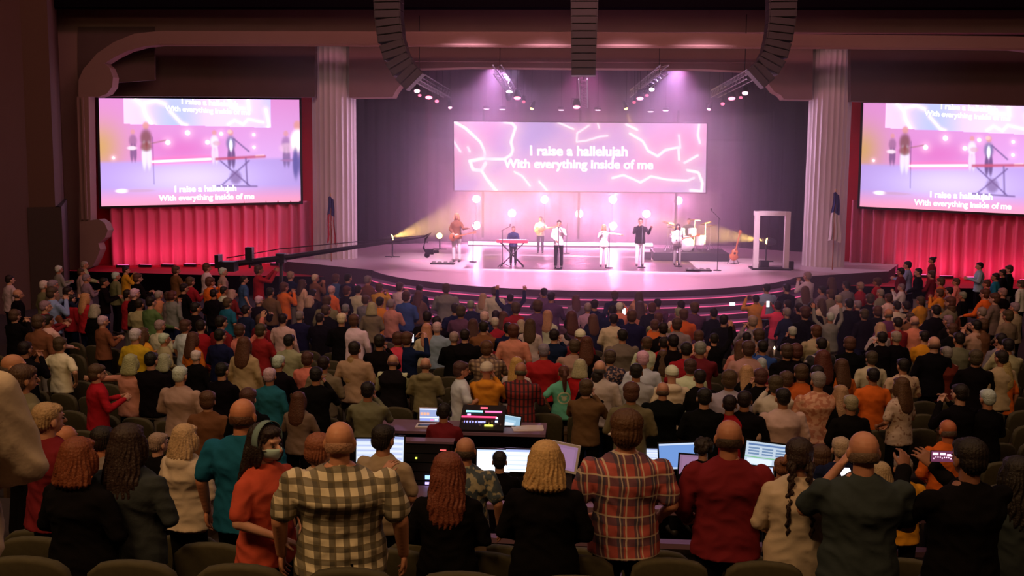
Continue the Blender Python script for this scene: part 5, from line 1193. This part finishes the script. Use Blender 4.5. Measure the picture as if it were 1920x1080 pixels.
# ------------------------------------------------------------------ people at the back, near the camera
PB = plaid('cream_black_check', (.78, .70, .50), [(0, .078, .036, 0, (.04, .035, .025), .72), (2, .078, .036, 0, (.04, .035, .025), .72), (0, .078, .010, .052, (.2, .16, .08), .4), (2, .078, .010, .052, (.2, .16, .08), .4)])
PR = plaid('red_navy_check', (.50, .10, .09), [(0, .10, .034, 0, (.05, .06, .10), .75), (2, .13, .05, 0, (.05, .06, .12), .7), (0, .10, .009, .055, (.75, .62, .48), .8), (0, .10, .007, .085, (.75, .62, .48), .6), (2, .13, .010, .08, (.72, .62, .50), .75)])
PF = floral('blue_floral_shirt', (.06, .09, .12), (.36, .34, .24), 20, .55)
DEN = mat('dark_denim', (.035, .045, .05), .9, noise_s=12, noise_a=.3, bump=.4, bump_s=14)
def fgp(px, py, Y, fz, h, top, label, rz=0, **kw):
    kw.setdefault('sx', 1.10)
    p = at(px, py, Y); H = p.z-fz
    return person((p.x, p.y, fz), R(rz)+math.atan2(-p.x, 60), h, top, label, H=H, fg=True, **kw)
fgp(637, 789, 5.75, .80, 'B', 'cr', 'large bald man in cream and black checked shirt', 4, pat=PB, wd=1.36, la='d', ra='d', sleeve='short', seed=1, skin=(.62, .29, .17), haircol=(.40, .22, .14), sx=1.10)
rp = fgp(1175, 771, 6.9, .45, 'N', 'rd', 'man in red, navy and white plaid shirt', 3, pat=PR, wd=1.1, la='b', ra='b', sleeve='short', seed=2, skin=(.55, .25, .16), haircol=(.10, .045, .02), low='bk')
g = G(); g.cap((-.088, 0, 1.60), (-.095, .03, 1.59), .010, .008); link('earpiece', g.mesh('earpiece', M['white']), rp)
fgp(1368, 786, 7.0, .45, 'B', 'mr', 'bald man in long-sleeved maroon sweater', -2, wd=1.1, la='b', ra='b', seed=3, skin=(.50, .22, .13), haircol=(.05, .03, .02))
fgp(1621, 807, 6.5, .45, 'B', 'sl', 'bald man in slate polo shirt raising a phone', 2, wd=1.15, la='m', ra='k', sleeve='short', seed=4, skin=(.58, .27, .17), haircol=(.14, .09, .06))
fgp(1499, 822, 6.9, .45, 'L', 'cr', 'woman with two braids in long cream sweater', 0, style='braids', fem=True, wd=1.02, la='l', ra='l', long=True, seed=5, haircol=(.03, .015, .012), low='br')
fgp(1818, 822, 6.5, .45, 'D', 'bk', 'dark-haired man in black filming with a phone', 20, wd=1.15, la='v', ra='v', seed=6, skin=(.30, .13, .08))
fgp(1024, 829, 6.5, .45, 'O', 'bk', 'blond bob-haired woman in black jacket', -3, fem=True, wd=1.06, la='l', ra='l', seed=7, haircol=(.62, .40, .18))
fgp(840, 850, 6.5, .45, 'A', 'bk', 'auburn long-haired woman in black top beside checked shirt', 0, style='long', fem=True, wd=1.0, la='l', ra='l', seed=8, haircol=(.20, .055, .03))
fgp(873, 819, 7.6, .45, 'B', 'bl', 'bald man in blue floral short-sleeved shirt', -2, pat=PF, wd=1.08, la='d', ra='d', sleeve='short', seed=9, skin=(.50, .24, .15), haircol=(.06, .04, .03), low='be')
fgp(720, 797, 8.4, .08, 'D', 'be', 'short dark-haired man in grey-tan shirt before white monitors', -25, la='l', ra='l', sleeve='short', seed=10, skin=(.50, .24, .14), style='short')
fgp(455, 746, 7.2, .45, 'B', (.015, .13, .24), 'bald man in teal t-shirt with lowered arms', -6, wd=1.08, la='d', ra='d', sleeve='short', seed=11, skin=(.60, .25, .14), haircol=(.10, .04, .02))
wm = fgp(497, 797, 5.95, .80, 'N', (.60, .10, .06), 'woman in coral red top, headband and pale face mask turning right', -118, style='long', fem=True, wd=1.06, la='g', ra='g', sleeve='short', seed=12, skin=(.62, .34, .24), haircol=(.025, .015, .012))
def headphones(b, up=0):
    g = G()
    for s in (-1, 1): g.ell((s*.09, -.005, 1.615+up), (.022, .04, .045), 10, 8)
    g.tube([(math.cos(R(a))*.098, -.005, 1.635+up+math.sin(R(a))*.125) for a in range(0, 181, 15)], .010, 6)
    link('headphones', g.mesh('headphones', M['black']), b)
# mask and headband
g = G(); rs = []
for z, hw, yo in ((1.535, .030, .085), (1.55, .047, .092), (1.575, .056, .104), (1.598, .058, .112), (1.612, .052, .108)):
    rs.append([(math.sin(a)*hw*1.12, -.012+math.cos(a)*(yo+.024), z) for a in [R(-78+i*13) for i in range(13)]])
me_ = G(); 
for r_ in rs: me_.v += r_
for k in range(len(rs)-1):
    for i in range(12): me_.f.append((k*13+i, k*13+i+1, (k+1)*13+i+1, (k+1)*13+i)); me_.m.append(0)
fm = me_.mesh('face_mask', mat('mask_paper', (.45, .66, .66), .8)); o = link('face_mask', fm, wm); sol = o.modifiers.new('thick', 'SOLIDIFY'); sol.thickness = .004
g = G()
for s in (-1, 1): g.tube([(s*.058, .06, 1.60), (s*.085, .0, 1.615)], .0025, 5)
link('ear_loop', g.mesh('ear_loop', M['white']), o)
g = G(); g.rings([[(math.cos(R(a))*rr*.106, .012+yy, 1.665+math.sin(R(a))*rr*.112) for a in range(-25, 206, 15)] for rr, yy in ((1, -.02), (1.03, -.02), (1.03, .025), (1, .025), (1, -.02))], closed=False)
link('headband', g.mesh('headband', mat('headband_cloth', (.18, .28, .28), .9)), wm)
g = G()
for s in (-1, 1): g.tube([(s*.13, .02, 1.12), (s*.12, .13, 1.10), (0, .155, 1.08)], .035, 8)
fgp(240, 797, 6.5, .45, 'L', 'sl', 'dark long-haired person in dark denim jacket', -12, style='long', fem=True, wd=1.1, pat=DEN, la='l', ra='l', seed=13, haircol=(.035, .018, .014))
fgp(146, 823, 6.3, .45, 'A', 'bk', 'auburn-haired woman in black jacket at the left', -20, style='bob', fem=True, wd=1.15, la='l', ra='l', seed=14, haircol=(.22, .06, .025))
fgp(90, 756, 7.2, .45, 'W', 'mr', 'fair-haired man in maroon jacket looking right', -38, wd=1.12, la='l', ra='l', seed=15, skin=(.6, .3, .2), haircol=(.45, .30, .16))
fgp(122, 797, 8.0, .08, 'B', 'or', 'bald person seen between maroon jacket and black jacket', -20, la='l', ra='l', seed=16, skin=(.5, .2, .1))
fgp(192, 800, 8.3, .08, 'D', 'gy', 'dark-haired person in pale grey shirt behind denim jacket', -10, la='l', ra='l', seed=17)
fgp(297, 812, 9.0, .08, 'G', 'bk', 'balding grey-haired man in black, glasses glint beside him', -35, la='l', ra='l', seed=18, haircol=(.35, .25, .2))
fgp(347, 797, 7.6, .45, 'W', 'cr', 'fair-haired older woman in cream shawl looking right', -30, fem=True, style='bob', wd=1.2, la='l', ra='l', hood=True, seed=19, haircol=(.55, .38, .22))
fgp(600, 815, 7.9, .08, 'N', 'cr', 'person in cream top half hidden by checked shirt', -30, fem=True, la='l', ra='q', seed=20, haircol=(.3, .1, .05))
fgp(24, 663, 10.0, .08, 'B', 'br', 'balding man facing right above the white sleeve', -75, la='l', ra='l', seed=21, skin=(.55, .25, .14))
fgp(44, 686, 9.6, .08, 'N', 'ol', 'brown-haired man in olive jacket above the white sleeve', -50, wd=1.2, la='l', ra='l', seed=22)
fgp(-205, 525, 3.0, 1.85, 'B', 'cr', 'person in cream shirt at the left edge, sleeve in view', 15, wd=1.35, la='l', ra='l', seed=23, low='nv')
fgp(1466, 858, 9.2, .08, 'C', 'br', 'curly brown-haired person left of the braided woman', 5, fem=True, style='bun', la='l', ra='l', seed=24, haircol=(.22, .09, .05))
fgp(1538, 836, 9.9, FZ+.8, 'N', 'bk', 'brown-haired person between braids and white hair', 5, la='l', ra='l', seed=25)
fgp(1577, 820, 9.2, .08, 'W', 'nv', 'white-haired man in navy top behind slate polo', 8, la='l', ra='l', seed=26, haircol=(.5, .38, .28))
fgp(1693, 856, 9.0, .08, 'G', 'ye', 'grey-haired person in orange top right of slate polo', 10, la='l', ra='l', seed=27, H=1.5) if False else fgp(1693, 856, 8.9, .08, 'G', 'ye', 'grey-haired person in orange top right of slate polo', 10, la='l', ra='l', seed=27)
fgp(1652, 868, 8.9, .08, 'O', 'cr', 'fair-haired person in cream just behind slate polo', 10, fem=True, la='l', ra='l', seed=28)
fgp(1778, 786, 9.9, .08, 'B', 'or', 'bald person in orange top looking down, right side', 15, la='l', ra='l', seed=29, skin=(.5, .16, .08))
fgp(1908, 858, 7.6, .08, 'L', 'sl', 'dark-haired person in slate top at the right edge', 12, fem=True, la='l', ra='l', seed=30)
# booth operators, seated
def op(px, py, Y, lab, h, top, rz=0, seed=0):
    p = at(px, py, Y); s = 1.32; H = 1.74
    return person((p.x, p.y, p.z-1.32*H/1.75), R(rz), h, top, lab, H=H, sit=True, la='k', ra='k', seed=seed)
op(937, 846, 12.2, 'seated booth operator in black before two bright monitors', 'D', 'bk', 0, 31)
hp1 = op(833, 757, 14.05, 'seated booth operator with headphones beside the laptop', 'D', 'mr', -8, 32)
headphones(hp1, -.43)
hp2 = op(1318, 822, 12.3, 'seated booth operator in black between blue and maroon', 'C', 'bk', 20, 33)
headphones(hp2, -.43)
# chairs under the operators
for px, py, Y, lb in ((937, 846, 12.2, 'black office chair of the operator at bright monitors'), (833, 757, 14.05, 'black office chair of the headphone operator'), (1318, 822, 12.3, 'black office chair right of the blue monitor')):
    p = at(px, py, Y); t = empty('office_chair', (p.x, p.y, FZ), lb, 'chair'); hz = p.z-1.32-FZ+.36
    g = G(); g.box((0, .05, hz), (.46, .46, .07)); link('seat', g.mesh('seat', M['black_cloth'], False), t)
    g = G(); g.box((0, -.24, hz+.3), (.42, .05, .4)); link('backrest', g.mesh('backrest', M['black_cloth'], False), t)
    g = G(); g.tube([(0, .05, .06), (0, .05, hz)], .03, 7)
    for a in range(5): g.tube([(0, .05, .1), (.28*math.cos(a*1.257), .05+.28*math.sin(a*1.257), .04)], .018, 5)
    link('base', g.mesh('base', M['black']), t)
# phone of the filming man shows the stage
t = phone(1767, 856, 6.88, 'phone filming the pink stage, held by the man in black', land=True, mtl=emis('phone_picture', (.25, .06, .14), .6))
rn = random.Random(2); g = G()
for k in range(3): g.box((-.045+k*.045, -.0035, .014+rn.uniform(-.004, .004)), (.035, .002, .016))
for k in range(9): g.box((-.055+k*.0135, -.0035, -.006+rn.uniform(-.008, .006)), (.006, .002, .008))
link('bright_spots', g.mesh('bright_spots', emis('phone_spots', (1, .55, .75), 1.8), False), t)
phone(1587, 889, 6.9, 'glowing phone in the hands of the slate polo man', tilt=-72)
# seats of the upper tiers
for yy, fz, rl in ((7.85, .08, 'upper front'), (6.72, .45, 'upper middle'), (5.5, .8, 'upper rear')):
    k = 0; x = -6.6
    while x < 4.2:
        v = CM.transposed() @ (V3((x, yy, fz+.9))-V3((0, 0, CAMZ))); px = 960+F*v.x/-v.z
        if -30 < px < 1950 and 540-F*v.y/-v.z < 1100:
            k += 1; seat(x, yy, fz, 0, 'brown-green theatre seat, %s row, %s from the left' % (rl, ordw(k)), 'theatre seats on the upper tiers')
        x += .6
lower_seats()

# ------------------------------------------------------------------ the band
def perf(px, ytop, ybot, h, top, lab, rz=180, **kw):
    p = atz(px, ybot, 0); q = at(px, ytop, p.y); return person((p.x, p.y, 0), R(rz), h, top, lab, H=max(1.45, q.z), group=None, **kw), p
def guitar_for(p, rz, lab, m, bass=False, H=1.7):
    t = empty('electric_guitar' if not bass else 'bass_guitar', (p.x, p.y, 0), lab, 'guitar', rz=R(rz))
    s = H/1.75; guitar_mesh_parts(t, Matrix.Translation((.04, .24, 1.0*s)) @ Matrix.Rotation(R(180), 4, 'Z') @ Matrix.Rotation(R(-14), 4, 'Y') @ Matrix.Diagonal((.9, .9, .9, 1)), m, False, bass)
    g = G(); g.tube([(-.18, .2, 1.0*s), (-.17, .12, 1.35*s), (-.08, .02, 1.50*s), (.1, -.12, 1.35*s), (.2, .0, 1.02*s)], .015, 5); link('strap', g.mesh('strap', M['black']), t)
_, p = perf(856, 400, 491, 'Y', 'br', 'long-haired singer with electric guitar at the left end of the band', 175, fem=True, la='n', ra='g', low='wh'); guitar_for(p, 175, 'electric guitar of the singer at the left end', M['wood'])
_, p = perf(962, 426, 497, 'N', 'nv', 'keyboard player in dark jacket behind the stage keyboard', 180, la='k', ra='k', low='bk', style='short'); 
keyboard_stand(p.x, p.y-.55); mic_stand(p.x-.35, p.y-.75, 1.35, 'boom microphone stand beside the keyboard', (.25, .3, .12), 'tri')
_, p = perf(1013, 406, 474, 'D', 'wh', 'guitarist in pale shirt behind the singers', 180, la='n', ra='g', low='bk', style='short'); guitar_for(p, 180, 'electric guitar of the guitarist behind the singers', M['wood'])
_, p = perf(1047, 413, 502, 'D', 'wh', 'singer in white shirt and dark trousers clasping a microphone', 180, la='m', ra='l', low='bk', style='short'); mic_stand(p.x, p.y-.5, 1.45, 'straight microphone stand before the white-shirted singer')
_, p = perf(1131, 421, 500, 'Y', 'wh', 'singer in all white with one arm out beside her', 180, fem=True, la='o', ra='m', low='wh'); mic_stand(p.x+.2, p.y-.45, 1.4, 'straight microphone stand before the all-white singer')
_, p = perf(1199, 409, 499, 'D', 'bk', 'tall singer in black jacket and white trousers', 180, la='q', ra='m', low='wh', style='short'); mic_stand(p.x+.05, p.y-.5, 1.45, 'straight microphone stand before the black-jacketed singer')
_, p = perf(1269, 420, 497, 'L', 'wh', 'dark-haired guitarist in white top before the drum riser', 180, fem=True, la='n', ra='g', low='gy', style='bob'); guitar_for(p, 180, 'white electric guitar played before the drum riser', M['white']); mic_stand(p.x+.0, p.y-.6, 1.4, 'straight microphone stand before the right guitarist')
_, p = (None, at(1291, 470, 44.0)); person((p.x, 44.15, .32), R(180), 'N', 'nv', 'drummer sitting behind the drum kit', sit=True, la='k', ra='k', style='short', H=1.7)
mic_stand(at(1345, 503, 38.8).x, 38.8, 1.9, 'tall microphone stand right of the drum riser', (-.25, .1, .25)); mic_stand(at(1063, 470, 46).x, 45, 1.2, 'short microphone stand behind the white-shirted singer')
mic_stand(at(889, 480, 41).x, 40.6, 1.4, 'microphone stand at the left end guitarist')

# ------------------------------------------------------------------ stage haze
def haze(name, c, d, dens, col, aniso=.35):
    g = G(); g.box(c, d); m = bpy.data.materials.new(name); m.use_nodes = True; nt = m.node_tree
    for n in list(nt.nodes): nt.nodes.remove(n)
    o = nt.nodes.new('ShaderNodeOutputMaterial'); v = nt.nodes.new('ShaderNodeVolumeScatter'); v.inputs['Color'].default_value = (*col, 1); v.inputs['Density'].default_value = dens; v.inputs['Anisotropy'].default_value = aniso
    nt.links.new(v.outputs[0], o.inputs['Volume']); ob = link(name, g.mesh(name, m, False)); ob['kind'] = 'stuff'; ob['label'] = 'thin theatrical haze over the stage'; return ob
if HAZE:
    for q in range(4): haze('stage_haze', (0, 44.6+.01*q, 4.7), (8.5+3.2*q, 13.2-.05*q, 9.3), .0085, (1, .97, 1), .4)
    for q in range(4): haze('rear_haze', (0, 47.0, .02+(1.3+q*.55)), (11.5+q*1.3, 6.0, 2*(1.3+q*.55)-.01), .018, (1, .95, 1), .2)
    haze('seat_haze', (0, 28.9, 2.6), (14, 18, 7.3), .014, (1, .97, 1), .7)
